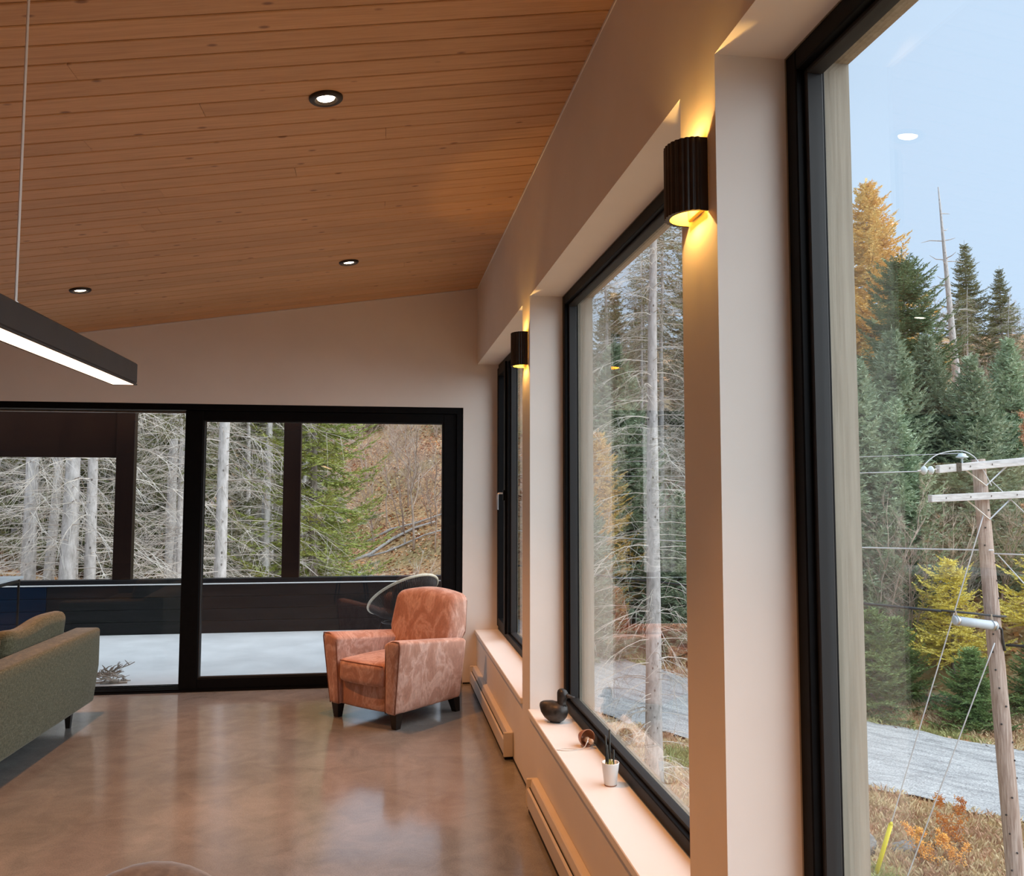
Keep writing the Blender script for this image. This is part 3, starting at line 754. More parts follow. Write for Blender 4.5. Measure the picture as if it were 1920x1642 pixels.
# ================================================================ OUTDOORS: ground and road
random.seed(3); np.random.seed(3)
ROAD = [(26, 2, -4.7), (19.5, 9.5, -4.55), (15.4, 14.2, -4.5), (12.3, 17.8, -4.45), (9.6, 20.6, -4.25), (7.0, 23.4, -3.95), (4.3, 27.4, -3.5), (2.0, 32, -2.95), (-1.0, 37, -2.4), (-5, 42.5, -2.05), (-11, 48, -1.7), (-24, 55, -1.1)]
RP = np.array(ROAD)
def smooth_path(P, n):
    out_ = [P[0]]
    for _ in range(n):
        q = [P[0]]
        for a, b2 in zip(P[:-1], P[1:]): q += [.75*a+.25*b2, .25*a+.75*b2]
        P = np.array(q + [P[-1]])
    return P
RS = smooth_path(RP, 3)
def road_near(x, y):
    d2 = (RS[:, 0]-x)**2 + (RS[:, 1]-y)**2; i = int(d2.argmin())
    return math.sqrt(d2[i]), RS[i, 2]
CP = list(ROAD) + [(5,16,-4.1),(8,12,-4.7),(4,8,-4.7),(12,5,-5.0),(3,2,-4.9),(14,10,-4.9),(0,15,-3.1),(-5,14,-1.3),(-10,15,-.2),(-5,25,-.9),(-12,30,.3),(0,24,-2.6),(-22,22,1.5),(-20,42,.6),
    (-6,5,-3.4),(0,0,-4.8),(0,-15,-5.2),(20,-10,-5.2),(-25,0,-1),(50,0,-3),(60,-15,-2),
    (12,26,-3.2),(18,20,-3.2),(24,14,-3.2),(17,31,.2),(24,25,.2),(32,18,.2),(6,34,-1.6),(26,42,4.6),(38,34,4.6),(50,24,4.4),(10,44,2.0),(2,46,-.4),(5,60,5.5),(-3,54,1.0),(-6,72,8),(30,66,12),(50,58,12),(70,40,11),(15,85,14),(-12,62,2.5),(-30,70,8),(-30,100,15),(20,120,20),(60,100,20),(100,70,18),(110,20,10),(100,-15,4),(-60,20,4),(-60,80,12)]
CP = np.array(CP, float)
def _k(r2): return np.where(r2 > 1e-9, r2*np.log(np.maximum(r2, 1e-9))*.5, 0.)
_n = len(CP); _d = ((CP[:, None, :2]-CP[None, :, :2])**2).sum(-1)
_A = np.zeros((_n+3, _n+3)); _A[:_n, :_n] = _k(_d) + np.eye(_n)*6.0
_A[:_n, _n] = 1; _A[:_n, _n+1:] = CP[:, :2]; _A[_n, :_n] = 1; _A[_n+1:, :_n] = CP[:, :2].T
_w = np.linalg.solve(_A, np.concatenate([CP[:, 2], [0, 0, 0]]))
def ground(xy):
    xy = np.atleast_2d(np.asarray(xy, float)); d2 = ((xy[:, None, :]-CP[None, :, :2])**2).sum(-1)
    z = _k(d2) @ _w[:_n] + _w[_n] + xy @ _w[_n+1:]
    dr = ((xy[:, None, :]-RS[None, :, :2])**2).sum(-1); i = dr.argmin(1); d = np.sqrt(dr[np.arange(len(xy)), i]); zr = RS[i, 2]
    t = np.clip((d-2.9)/4.0, 0, 1); t = t*t*(3-2*t)
    z = zr*(1-t) + z*t - .12*np.clip(1-np.abs(d-2.9)/.8, 0, 1)
    # keep clear of the house
    hx = (xy[:, 0] < 1.6) & (xy[:, 0] > XL-.6) & (xy[:, 1] < 10.8) & (xy[:, 1] > YB-.6)
    return np.where(hx, np.minimum(z, -4.2), z) + .10*np.sin(xy[:, 0]*1.3+xy[:, 1]*.7)*np.clip((d-3.2)/3, 0, 1) + .07*np.sin(xy[:, 0]*.6-xy[:, 1]*1.9)*np.clip((d-3.2)/3, 0, 1)
def gz(x, y): return float(ground([(x, y)])[0])
gx = np.concatenate([np.arange(-70, -14, 4.), np.arange(-14, 40, .9), np.arange(40, 112, 4.)])
gy = np.concatenate([np.arange(-18, 8, 2.), np.arange(8, 62, .9), np.arange(62, 135, 4.)])
XX, YY = np.meshgrid(gx, gy, indexing='ij'); ZZ = ground(np.stack([XX.ravel(), YY.ravel()], 1))
vs = np.stack([XX.ravel(), YY.ravel(), ZZ], 1).tolist(); ny = len(gy)
fs = [(i*ny+j, (i+1)*ny+j, (i+1)*ny+j+1, i*ny+j+1) for i in range(len(gx)-1) for j in range(ny-1)]
m = M['ground'] = mat('leaf_litter', (.3,.15,.07), .95, spec=.1); t = NT(m); v = t.coord('Position')
vo = t.n('ShaderNodeTexVoronoi'); vo.inputs['Scale'].default_value = 9; t.l(v, vo.inputs['Vector'])
sp = t.n('ShaderNodeSeparateColor'); t.l(vo.outputs['Color'], sp.inputs[0])
c1 = t.ramp(sp.outputs[0], [(0, (.22,.11,.065)), (.35, (.46,.22,.115)), (.6, (.60,.31,.165)), (.85, (.66,.42,.23)), (1, (.58,.46,.29))])
patch = t.noise(v, .22, 4, .6)
c2 = t.ramp(patch, [(.42, (0,0,0)), (.62, (1,1,1))])
cc = t.mix(c1, t.mix((.20,.19,.075), (.40,.30,.14), sp.outputs[1]), t.math('MULTIPLY', c2, .75))
t.col(cc); t.bump(sp.outputs[2], .6, .05)
gd = MB(); gd.v = [tuple(p) for p in vs]; gd.f = fs; gd.m = [0]*len(fs)
struct(gd.build('ground', M['ground'], None, True), 'leaf covered slope rising beyond the road')

m = M['road'] = mat('gravel', (.4,.4,.4), .95, spec=.15); t = NT(m)
tc = t.n('ShaderNodeUVMap'); mpp = t.n('ShaderNodeMapping'); mpp.inputs['Scale'].default_value = (9, .35, 1); t.l(tc.outputs[0], mpp.inputs[0])
st = t.noise(mpp.outputs[0], 1.0, 5, .7, .3); gn = t.noise(t.coord('Position'), 26, 4, .75)
c1 = t.ramp(st, [(.3, (.28,.28,.285)), (.5, (.50,.495,.495)), (.7, (.64,.63,.62))])
t.col(t.mix(c1, t.ramp(gn, [(.34, (.45,.45,.45)), (.62, (1.2,1.2,1.2))]), .85, 'MULTIPLY')); t.bump(gn, .5, .03)
b = MB(); uv = []
nw = 9
for i, p in enumerate(RS):
    d_ = RS[min(i+1, len(RS)-1)] - RS[max(i-1, 0)]; d_ = d_[:2]/np.linalg.norm(d_[:2]); nrm = np.array([-d_[1], d_[0]])
    for j in range(nw):
        u = (j/(nw-1)-.5)*2; w_ = 2.45 + .12*math.sin(i*1.7+j)
        b.v.append((p[0]+nrm[0]*u*w_, p[1]+nrm[1]*u*w_, p[2] + .06 - .05*u*u)); uv.append((u, i*1.0))
for i in range(len(RS)-1):
    for j in range(nw-1): b.f.append((i*nw+j, (i+1)*nw+j, (i+1)*nw+j+1, i*nw+j+1)); b.m.append(0)
ro = struct(b.build('road', M['road'], None, True), 'grey gravel road curving past the house')
ul = ro.data.uv_layers.new(name='UVMap')
for lp in ro.data.loops: ul.data[lp.index].uv = uv[lp.vertex_index]

# ---------------------------------------------------------------- grass and fallen leaves (too many to count)
def scatter_leaves(name, mats, pts, size, label, cat, up=.02):
    bb = MB()
    for (x, y), z in zip(pts, ground(pts)):
        s_ = random.uniform(*size); a = random.uniform(0, 6.28); ti = random.uniform(-.5, .5); tj = random.uniform(-.5, .5)
        ca, sa = math.cos(a)*s_, math.sin(a)*s_
        bb.add([(x-ca, y-sa, z+up-ti*s_), (x+sa*.55, y-ca*.55, z+up+tj*s_), (x+ca, y+sa, z+up+ti*s_), (x-sa*.55, y+ca*.55, z+up-tj*s_+.02)], [(0,1,2,3)], random.randrange(len(mats)))
    return tag(bb.build(name, mats), label, cat, kind='stuff')
LM = [mat('rust_leaf', (.56,.23,.11), .8), mat('tan_leaf', (.66,.42,.24), .8), mat('brown_leaf', (.36,.17,.09), .8), mat('orange_leaf', (.70,.34,.13), .8), mat('pale_leaf', (.70,.55,.40), .8)]
def off_road(P, d=2.7):
    P = np.asarray(P); return P[((P[:, None, :]-RS[None, :, :2])**2).sum(-1).min(1) > d*d]
P = np.concatenate([np.stack([np.random.uniform(-9, 9, 16000), np.random.uniform(36, 66, 16000)], 1),
                    np.stack([np.random.uniform(8, 22, 5000), np.random.uniform(18, 34, 5000)], 1),
                    np.stack([np.random.uniform(-14, 0, 5000), np.random.uniform(13, 32, 5000)], 1)])
scatter_leaves('fallen_leaves', LM, off_road(P, 2.3), (.05, .13), 'rust coloured fallen leaves carpeting the wooded slope', 'leaves')
GM = [noisy('straw_grass', (.62,.47,.27), (.76,.62,.38), 3, .9), noisy('green_grass', (.36,.38,.14), (.50,.50,.22), 3, .9), noisy('rusty_grass', (.54,.32,.20), (.66,.43,.28), 3, .9)]
b = MB()
G = np.concatenate([np.stack([np.random.uniform(5, 15, 5200), np.random.uniform(8.5, 18, 5200)], 1), np.stack([np.random.uniform(3, 9, 1700), np.random.uniform(10, 21, 1700)], 1)])
d_ = np.sqrt(((RS[None, :, :2] - np.stack([np.random.uniform(4, 17, 9000), np.random.uniform(14, 30, 9000)], 1)[:, None])**2).sum(-1).min(1))
V2 = np.stack([np.random.uniform(4, 18, 9000), np.random.uniform(14, 32, 9000)], 1); dv = np.sqrt(((V2[:, None, :]-RS[None, :, :2])**2).sum(-1).min(1))
G = np.concatenate([off_road(G, 2.55), V2[(dv > 2.5) & (dv < 4.6)]])
for (x, y), z in zip(G, ground(G)):
    mi = 1 if (math.sin(x*1.1)+math.sin(y*1.3+x*.5) > .9) else random.choice((0, 0, 2))
    for _ in range(14):
        a = random.uniform(0, 6.28); h = random.uniform(.05, .22); l_ = random.uniform(.02, .12); x2, y2 = x+random.uniform(-.14,.14), y+random.uniform(-.14,.14)
        ca, sa = math.cos(a), math.sin(a); w_ = .004
        b.add([(x2-sa*w_, y2+ca*w_, z-.02), (x2+sa*w_, y2-ca*w_, z-.02), (x2+ca*l_*.5+sa*w_*.6, y2+sa*l_*.5-ca*w_*.6, z+h*.65), (x2+ca*l_*1.3, y2+sa*l_*1.3, z+h*.9)], [(0,1,2),(0,2,3)], mi)
tag(b.build('dry_grass', GM), 'straw coloured and green grass on the road verges', 'grass', kind='stuff')

# ================================================================ TREES
M['bark_pale'] = m = mat('pale_spruce_bark', (.4,.37,.35), .95, spec=.1); t = NT(m); v = t.coord('Object', (1, 1, .35))
vo = t.n('ShaderNodeTexVoronoi'); vo.inputs['Scale'].default_value = 5.5; t.l(t.coord('Object', (1.6,1.6,1)), vo.inputs['Vector'])
kn = t.ramp(vo.outputs['Distance'], [(.10, (1,1,1)), (.17, (0,0,0))])
c = t.ramp(t.noise(v, 16, 6, .65), [(.3, (.34,.32,.30)), (.55, (.56,.53,.515)), (.75, (.68,.65,.635))])
t.col(t.mix(c, (.07,.055,.045), t.math('MULTIPLY', kn, .85))); t.bump(t.noise(v, 30, 5), .4, .02)
M['bark_dark'] = noisy('dark_spruce_bark', (0.195,0.158,0.135), (0.390,0.338,0.300), 14, .95, vs=(1,1,.3), bump=.4, spec=.1, bd=.02)
M['dead_twig'] = noisy('dead_grey_twig', (0.450,0.400,0.350), (0.750,0.688,0.625), 3, .95, spec=.1, obj=.4)
M['brown_twig'] = noisy('brown_bare_twig', (0.360,0.255,0.203), (0.630,0.495,0.420), 3, .95, spec=.1, obj=.4)
def leafmat(name, c1, c2, obj=.35):
    m = noisy(name, c1, c2, 1.2, .7, spec=.25, obj=obj, detail=6, lo=.3, hi=.7)
    return m
M['needle_dark'] = leafmat('dark_green_needles', (.11,.17,.085), (.28,.36,.18))
M['needle_fir'] = leafmat('blue_green_needles', (.24,.32,.20), (.50,.57,.39))
M['needle_bush'] = leafmat('green_bush_needles', (0.120,0.208,0.072), (0.304,0.400,0.144))
M['needle_bright'] = leafmat('yellow_green_needles', (.19,.235,.055), (.42,.44,.13), .15)
M['needle_olive'] = leafmat('olive_needles', (0.153,0.170,0.076), (0.306,0.306,0.153))
M['larch_gold'] = leafmat('golden_larch_needles', (.88,.54,.15), (.95,.74,.30), .10)
M['larch_yellow'] = leafmat('yellow_larch_needles', (.78,.62,.10), (.92,.80,.25), .1)
M['beech'] = leafmat('rust_beech_leaves', (0.546,0.273,0.156), (0.806,0.468,0.286), .2)
M['orangeleaf'] = leafmat('orange_maple_leaves', (0.720,0.264,0.060), (0.900,0.480,0.120), .2)

R = random.uniform
def wig(p, q, n, amp):
    p, q = Vector(p), Vector(q); out_ = []
    for i in range(n+1):
        u = i/n; o_ = Vector((R(-amp, amp), R(-amp, amp), R(-amp, amp)*.6)) if 0 < i else Vector()
        out_.append(p.lerp(q, u)+o_*math.sin(u*math.pi*.8))
    return out_
def trunk(h, r, lean=.01, n=10, top=.15):
    pts = [(lean*h*(i/n)**1.3*1 + R(-.01,.01)*h*.3*(i/n), R(-.008,.008)*h*.3*(i/n), h*i/n - (.5 if i == 0 else 0)) for i in range(n+1)]
    rad = [r*(1.25 if i == 0 else 1 - (1-top)*(i/n)) for i in range(n+1)]
    return pts, rad
def at_h(pts, z):
    for a, b2 in zip(pts[:-1], pts[1:]):
        if a[2] <= z <= b2[2]: u = (z-a[2])/(b2[2]-a[2]); return Vector(a).lerp(Vector(b2), u)
    return Vector(pts[-1])
def needles(bb, p, d, side, L, dens, ln, wd, mi=0):
    """flat spray of needle tufts along a twig from p in direction d"""
    k = max(2, int(L*dens))
    upv = Vector((0, 0, 1))
    for i in range(k):
        u = (i+R(0, 1))/k; c_ = p + d*(L*u)
        for sg in (-1, 1):
            e = (d*.75 + side*sg*R(.35, 1.0) + upv*R(-.35, .35)).normalized()*ln*R(.6, 1.2)
            w_ = d.cross(e).normalized()*0 + d*wd
            bb.v += [tuple(c_-w_), tuple(c_+w_+upv*R(-wd, wd)*2), tuple(c_+e)]; n_ = len(bb.v); bb.f.append((n_-3, n_-2, n_-1)); bb.m.append(mi)
def bough(wood, fol, p, a, L, droop, rise, tw, dens, ln, wd, r0, start=.15):
    """branch with needle covered side twigs"""
    d = Vector((math.cos(a), math.sin(a), 0)); pts = []
    for i in range(6):
        u = i/5; pts.append(p + d*L*u + Vector((0, 0, -droop*L*math.sin(u*math.pi*.75)+rise*L*u*u)) + Vector((R(-1,1), R(-1,1), R(-1,1)))*.02*L*u)
    wood.tube(pts, [r0*(1-.85*i/5) for i in range(6)], 3, cap=False)
    sidev = Vector((-d.y, d.x, 0)); k = max(3, int(L/tw))
    for i in range(k+1):
        u = start + (1-start)*i/k; f_ = min(4.999, u*5); j = int(f_); q = pts[j].lerp(pts[j+1], f_-j)
        t_ = (pts[j+1]-pts[j]).normalized()
        if i == k: needles(fol, q-t_*L*.12, t_, sidev, L*.18, dens, ln, wd); continue
        for sg in (-1, 1):
            l2 = L*.42*(1-u)**.7*R(.6, 1.15)+.06
            e = (t_*R(.45,.8) + sidev*sg + Vector((0, 0, R(-.35, .12)))).normalized()
            needles(fol, q, e, t_.cross(e).cross(e).normalized()*1, l2, dens, ln, wd)
        needles(fol, q, t_, sidev, L/k, dens*.7, ln, wd)
def dead_branch(bb, p, a, L, droop, r0, ntw):
    d = Vector((math.cos(a), math.sin(a), 0)); pts = []; s_ = Vector((-d.y, d.x, 0))*R(-.25, .25)
    for i in range(6):
        u = i/5; pts.append(p + d*L*u + s_*L*u*u + Vector((0, 0, L*(.16*u - droop*u*u))) + Vector((R(-1,1), R(-1,1), R(-1,1)))*.025*L*u)
    bb.tube(pts, [r0*(1-.8*i/5) for i in range(6)], 3, cap=False)
    for _ in range(ntw):
        f_ = R(1.2, 4.95); j = int(f_); q = pts[j].lerp(pts[j+1], f_-j); t_ = (pts[j+1]-pts[j]).normalized()
        e = (t_*R(.3, 1) + Vector((R(-1,1), R(-1,1), R(-.9,.35)))*.75).normalized(); l2 = L*R(.12, .38)
        m_ = q+e*l2*.5+Vector((0,0,-.02*l2)); bb.tube([q, m_, q+e*l2+Vector((0,0,-.12*l2))], [r0*.42, r0*.32, r0*.15], 3, cap=False)
def P_bare(h, r, lean, seed, dens=1.0, green=.62):
    random.seed(seed); tk, wd_, fo = MB(), MB(), MB(); pts, rad = trunk(h, r, lean); tk.tube(pts, rad, 10)
    z = .7
    while z < h*.93:
        k = random.choice((2, 3, 3, 4)); a0 = R(0, 6.28)
        for i in range(int(k*dens+.5)):
            p = at_h(pts, z+R(-.05,.05)); u = z/h
            L = R(.7, 1.0)*(2.6*(1-.62*u))*(.55 if u < .12 else 1)
            dead_branch(wd_, p, a0+i*6.28/k+R(-.4,.4), L, R(.28, .60), .0088*(1-.4*u)*R(.8,1.4), int(R(7, 14)))
            if u > green and random.random() < .75: bough(wd_, fo, p+Vector((0,0,.06)), a0+i*6.28/k+R(.3,1.2), L*.95, .22, .1, .20, 17, .10, .014, .012)
        z += R(.16, .30)
    if not fo.v: fo.box((0,0,h-.05), (.02,.02,h))
    return [('trunk', tk.mesh('trunk', M['bark_pale'], True)), ('dead_branches', wd_.mesh('dead_branches', M['dead_twig'])), ('foliage', fo.mesh('foliage', M['needle_olive']))]
def P_conifer(h, rb, seed, fm, base=.06, dens=24, ln=.10, wd=.016, tw=.17, step=.26, per=6, shape=1.0, droop=.16, rise=.12, irr=.15, bark='bark_dark', r=None, gap=0):
    random.seed(seed); tk, wo, fo = MB(), MB(), MB(); pts, rad = trunk(h, r or h*.013+.02, 0, top=.05); tk.tube(pts, rad, 8)
    z = h*base
    while z < h*.985:
        u = z/h; L0 = rb*((1-u)**shape)*1.0 + .07
        if gap and random.random() < gap: z += step; continue
        a0 = R(0, 6.28); k = per if L0 > .35 else 5
        for i in range(k):
            L = L0*R(1-irr*2, 1+irr); bough(wo, fo, at_h(pts, z+R(-step*.35, step*.35)), a0+i*6.283/k+R(-.3,.3), L, droop*R(.6,1.4), rise+.25*u, tw*(.6+.4*(L0/rb)), dens, ln, wd, .008+.008*L)
        z += step*(.55+.45*(1-u))
    top = Vector(pts[-1]); needles(fo, top-Vector((0,0,h*.05)), Vector((0,0,1)), Vector((1,0,0)), h*.06, dens*1.5, ln*.8, wd)
    return [('trunk', tk.mesh('trunk', M[bark], True)), ('branches', wo.mesh('branches', M['bark_dark'])), ('foliage', fo.mesh('foliage', M[fm]))]
def grow(bb, p, d, L, r, lev, leaves=None, lm=0, up=.18):
    n = 4; pts = [p]; q = p; dd = d
    for i in range(n):
        dd = (dd + Vector((R(-1,1), R(-1,1), R(-.6,1)))*.13 + Vector((0,0,up*.25))).normalized(); q = q + dd*(L/n); pts.append(q)
    bb.tube(pts, [r*(1-.55*i/n) for i in range(n+1)], 5 if r > .03 else 3, cap=False)
    if lev > 0:
        for k in range(int(R(4, 7))):
            f_ = R(.8, 3.98); j = int(f_); s_ = pts[j].lerp(pts[j+1], f_-j); t_ = (pts[j+1]-pts[j]).normalized()
            e = (t_*R(.5,1.0) + Vector((R(-1,1), R(-1,1), R(-.2,.6)))*.7).normalized()
            grow(bb, s_, e, L*R(.36,.6), r*.5*(1-.1*f_), lev-1, leaves, lm, up)
    if leaves is not None and lev <= 1:
        for k in range(3 if lev else 5):
            s_ = pts[random.randint(1, n)] + Vector((R(-.06,.06), R(-.06,.06), R(-.06,.06)))
            a = Vector((R(-1,1), R(-1,1), R(-1,.4))).normalized()*R(.04,.075); c_ = a.orthogonal().normalized()*.022
            leaves.add([s_-c_*.3, s_+a*.5-c_, s_+a, s_+a*.5+c_], [(0,1,2,3)], lm)
def P_bareleaf(h, r, stems, seed, lev=3, leafm=None, spread=.5, bark='brown_twig'):
    random.seed(seed); tk, fo = MB(), MB()
    tops = []
    wo = MB()
    for s_ in range(stems):
        a = R(0, 6.28); sp = R(.1, spread) if stems > 1 else R(0,.08); d = Vector((math.cos(a)*sp, math.sin(a)*sp, 1)).normalized(); hh = h*R(.7, 1)
        pts = wig((math.cos(a)*.08*(stems > 1), math.sin(a)*.08*(stems > 1), -.3), d*hh, 8, hh*.02)
        tk.tube(pts, [r*(1-.9*i/8) for i in range(9)], 6)
        for k in range(int(9+h*2.2)):
            f_ = R(1.4 if stems > 1 else 2.2, 7.9); j = int(f_); q = pts[j].lerp(pts[j+1], f_-j); u = f_/8
            a2 = R(0, 6.28); e = Vector((math.cos(a2), math.sin(a2), R(.35, 1.1))).normalized()
            grow(wo, q, e, h*.30*(1.15-u)*R(.7,1.2), r*.42*(1.05-u)+.004, lev-1, fo if leafm else None)
    parts = [('trunk', tk.mesh('trunk', M[bark], True)), ('branches', wo.mesh('branches', M[bark]))]
    if leafm: parts.append(('foliage', fo.mesh('foliage', M[leafm])))
    return parts
def place(parts, name, label, cat, x, y, rz=None, s_=1.0, group=None, dz=0, tilt=(0, 0), lab=None):
    o_ = thing(name, label, cat, (x, y, gz(x, y)+dz), R(0, 6.28) if rz is None else rz, group)
    o_.rotation_euler = (tilt[0], tilt[1], o_.rotation_euler[2]); o_.scale = (s_, s_, s_)
    for nm_, me in parts: link(nm_, me, o_)
    return o_
TR = {
 'bare1': P_bare(13, .135, .012, 11), 'bare2': P_bare(14, .12, -.008, 12, 1.0, .55), 'bare3': P_bare(11, .10, .02, 13, 1.15, .5),
 'big': P_bare(15, .17, .0, 14, 1.25, .72),
 'spruce': P_conifer(11, 3.5, 21, 'needle_dark', shape=.55, irr=.25, gap=.10, base=.10, droop=.10, rise=.2, step=.27, per=7, dens=26, ln=.12, wd=.022),
 'spruce2': P_conifer(9, 2.4, 22, 'needle_olive', shape=.8, irr=.22, dens=24, step=.28, base=.05, ln=.12, wd=.02),
 'bright': P_conifer(9.5, 2.6, 23, 'needle_bright', shape=.8, irr=.2, dens=24, step=.34, base=.1, droop=.22),
 'fir': P_conifer(6.5, 2.0, 24, 'needle_fir', shape=.85, irr=.12, dens=30, base=.02, step=.19, rise=.22, per=8, ln=.12, wd=.022),
 'fir2': P_conifer(5.0, 1.75, 25, 'needle_fir', shape=.9, irr=.15, dens=30, base=.02, step=.18, rise=.28, per=8, ln=.11, wd=.02),
 'bush': P_conifer(3.0, 1.5, 26, 'needle_bush', shape=.65, irr=.2, dens=30, base=.02, step=.17, per=8, ln=.11, wd=.02),
 'larch': P_conifer(15, 3.9, 27, 'larch_gold', shape=.62, irr=.25, dens=17, ln=.17, wd=.034, tw=.24, step=.32, per=7, base=.15, droop=.06, rise=.16, bark='bark_dark'),
 'ylarch': P_conifer(4.2, 1.9, 28, 'larch_yellow', shape=.6, irr=.35, dens=30, ln=.09, wd=.02, tw=.18, step=.24, per=6, base=.15, droop=.08, rise=.22),
 'sap': P_bareleaf(6.5, .035, 3, 31, 3, None, .45), 'sap2': P_bareleaf(9, .06, 1, 32, 3), 'sap3': P_bareleaf(5, .03, 5, 33, 3, None, .6, 'dead_twig'),
 'beech': P_bareleaf(5.0, .04, 2, 34, 3, 'beech', .3), 'maple': P_bareleaf(1.6, .012, 4, 35, 2, 'orangeleaf', .5),
}
random.seed(50)
HT = {'bare1': 13, 'bare2': 14, 'bare3': 11, 'big': 15, 'spruce': 11, 'spruce2': 9, 'bright': 9.5, 'fir': 6.5, 'fir2': 5.0, 'bush': 3.0, 'larch': 15, 'ylarch': 4.2, 'sap': 6.5, 'sap2': 9, 'sap3': 5, 'beech': 5, 'maple': 1.6}
def to_top(k, name, label, x, y, ztop, group=None, rz=None, tilt=(0, 0)):
    return place(TR[k], name, label, 'tree', x, y, rz, (ztop-gz(x, y))/HT[k], group, tilt=tilt)
# ---- hillside beyond the road, seen through the nearest window
to_top('larch', 'larch_tree', 'tall golden larch rising above the dark spruce against the sky', 21.6, 36, 15.5)
to_top('spruce', 'spruce_tree', 'large dark green spruce below the golden larch', 20.3, 31.5, 11.0)
to_top('fir', 'fir_tree', 'blue green fir in front of the dark spruce trunk', 16.9, 27, 7.0, 'young firs on the slope')
to_top('fir', 'fir_tree', 'blue green fir below the middle of the dark spruce', 18.4, 27.3, 6.9, 'young firs on the slope')
to_top('fir2', 'fir_tree', 'blue green fir below the dead snag', 18.9, 25.8, 5.9, 'young firs on the slope')
to_top('fir2', 'fir_tree', 'green fir above the pole crossarm at the picture edge', 22.0, 28, 6.9, 'young firs on the slope')
to_top('fir', 'fir_tree', 'green fir close beside the cedar reveal of the nearest window', 15.0, 26, 5.9, 'young firs on the slope')
to_top('fir2', 'fir_tree', 'small fir left of the larger firs by the window edge', 15.9, 25.4, 4.4, 'young firs on the slope')
to_top('spruce2', 'spruce_tree', 'distant spruce with a pointed top behind the dead snag', 38, 52, 18.0)
to_top('spruce2', 'spruce_tree', 'distant spruce on the skyline at the picture edge', 38.9, 50, 15.8)
to_top('ylarch', 'larch_tree', 'bright yellow young larch behind the utility pole', 15.7, 22.6, -.3)
to_top('ylarch', 'larch_tree', 'yellow young larch right of the utility pole', 18.0, 21.6, .9)
to_top('ylarch', 'larch_tree', 'small yellow larch beside the cedar reveal across the road', 12.3, 22.7, -1.6)
to_top('beech', 'beech_tree', 'young beech holding rust leaves above the pole crossarm', 21.6, 25.0, 4.2)
to_top('beech', 'beech_tree', 'young beech holding rust leaves right of the pole', 19.2, 22.6, 1.6)
to_top('beech', 'beech_tree', 'young beech with rust leaves uphill of the yellow larch', 17.6, 25.2, .9)
for x, y, zt, lb in ((13.0, 22.2, -1.6, 'dark green spruce bush on the far verge by the cedar reveal'), (14.0, 22.6, -1.9, 'dark spruce bush below the yellow larch'),
                     (14.8, 20.6, -2.4, 'green spruce bush left of the pole above the far verge'), (16.6, 20.4, -2.0, 'green spruce bush right of the pole above the far verge'), (12.0, 24.0, -1.4, 'spruce bush half hidden by the cedar reveal')):
    to_top('bush', 'spruce_bush', lb, x, y, zt, 'spruce bushes along the far verge')
for x, y, zt, lb in ((14.2, 24.2, 2.6, 'bare fan shaped sapling in front of the young firs'), (15.2, 23.8, 1.2, 'bare sapling behind the crossarm insulators'), (18.2, 24.0, 2.2, 'bare sapling uphill of the pole')):
    to_top('sap', 'bare_sapling', lb, x, y, zt)
# dead snag
random.seed(9)
sn = thing('dead_snag', 'bare dead snag leaning against the pale sky', 'tree', (26.9, 38, gz(26.9, 38)), 0)
hgt = 16.2 - gz(26.9, 38); b = MB(); pts = [(.05*(1-u)*0 - .9*(u-.5)*.9, 0, hgt*u-.3*(u == 0)) for u in [i/10 for i in range(11)]]
b.tube(pts, [.24*(1-.88*i/10) for i in range(11)], 8); b.build('trunk', M['bark_pale'], sn, True)
for k in range(26):
    z = R(.35, .97)*hgt; p = at_h(pts, z); a = R(0, 6.28); L = R(.3, 1.3); b = MB()
    b.tube([p, p+Vector((math.cos(a)*L*.6, math.sin(a)*L*.6, .05)), p+Vector((math.cos(a)*L, math.sin(a)*L, R(-.1,.25)))], [.03, .022, .008], 4); b.build('stub', M['bark_pale'], sn)

# ---- single trees near the porch and outside the middle window
def stem(k, label, x, y, s_, tilt=(0, 0), name='spruce_tree', group='pale trunked spruces close to the porch', rz=None, dz=0):
    return place(TR[k], name, label, 'tree', x, y, rz, s_, group, dz, tilt)
stem('big', 'grey spruce trunk with dead branches outside the middle window', 5.02, 16.0, 1.0, (0, .012), group=None, rz=.6)
stem('bare1', 'pale spruce trunk rising behind the porch table', -5.15, 14.0, .85, (0, 0))
stem('bare1', 'thick pale spruce trunk of the leaning pair, left of the post', -4.52, 13.6, 1.0, (0, .045))
stem('bare2', 'slimmer pale spruce trunk touching the thick leaning one', -4.25, 13.9, .82, (0, .03))
stem('bare3', 'thin pale trunk standing behind the edge of the sliding leaf', -3.46, 16.0, .62, (0, -.01))
stem('bare2', 'pale spruce trunk left in the sliding leaf glass', -2.53, 14.5, .98, (0, .035))
to_top('bright', 'spruce_tree', 'yellow green spruce seen in the right of the sliding glass', -1.45, 19.5, 6.6)
to_top('spruce2', 'spruce_tree', 'olive spruce behind the pale trunk in the sliding glass', -4.6, 21.5, 7.5)
to_top('spruce2', 'spruce_tree', 'olive spruce behind the porch post', -7.2, 22, 8.0)
to_top('fir2', 'fir_tree', 'small green fir at the right end of the sliding glass', 3.9, 33, .5)
to_top('larch', 'larch_tree', 'golden larch glowing behind the grey trunk in the middle window', 7.4, 29.5, 3.6)
for x, y, zt, lb in ((6.3, 27.4, 2.2, 'fir left of the grey trunk in the middle window'), (9.6, 27.5, 1.6, 'fir right of the grey trunk in the middle window'), (8.4, 31, 7, 'dark fir behind the golden larch')):
    to_top('fir', 'fir_tree', lb, x, y, zt, 'firs across the road from the middle window')
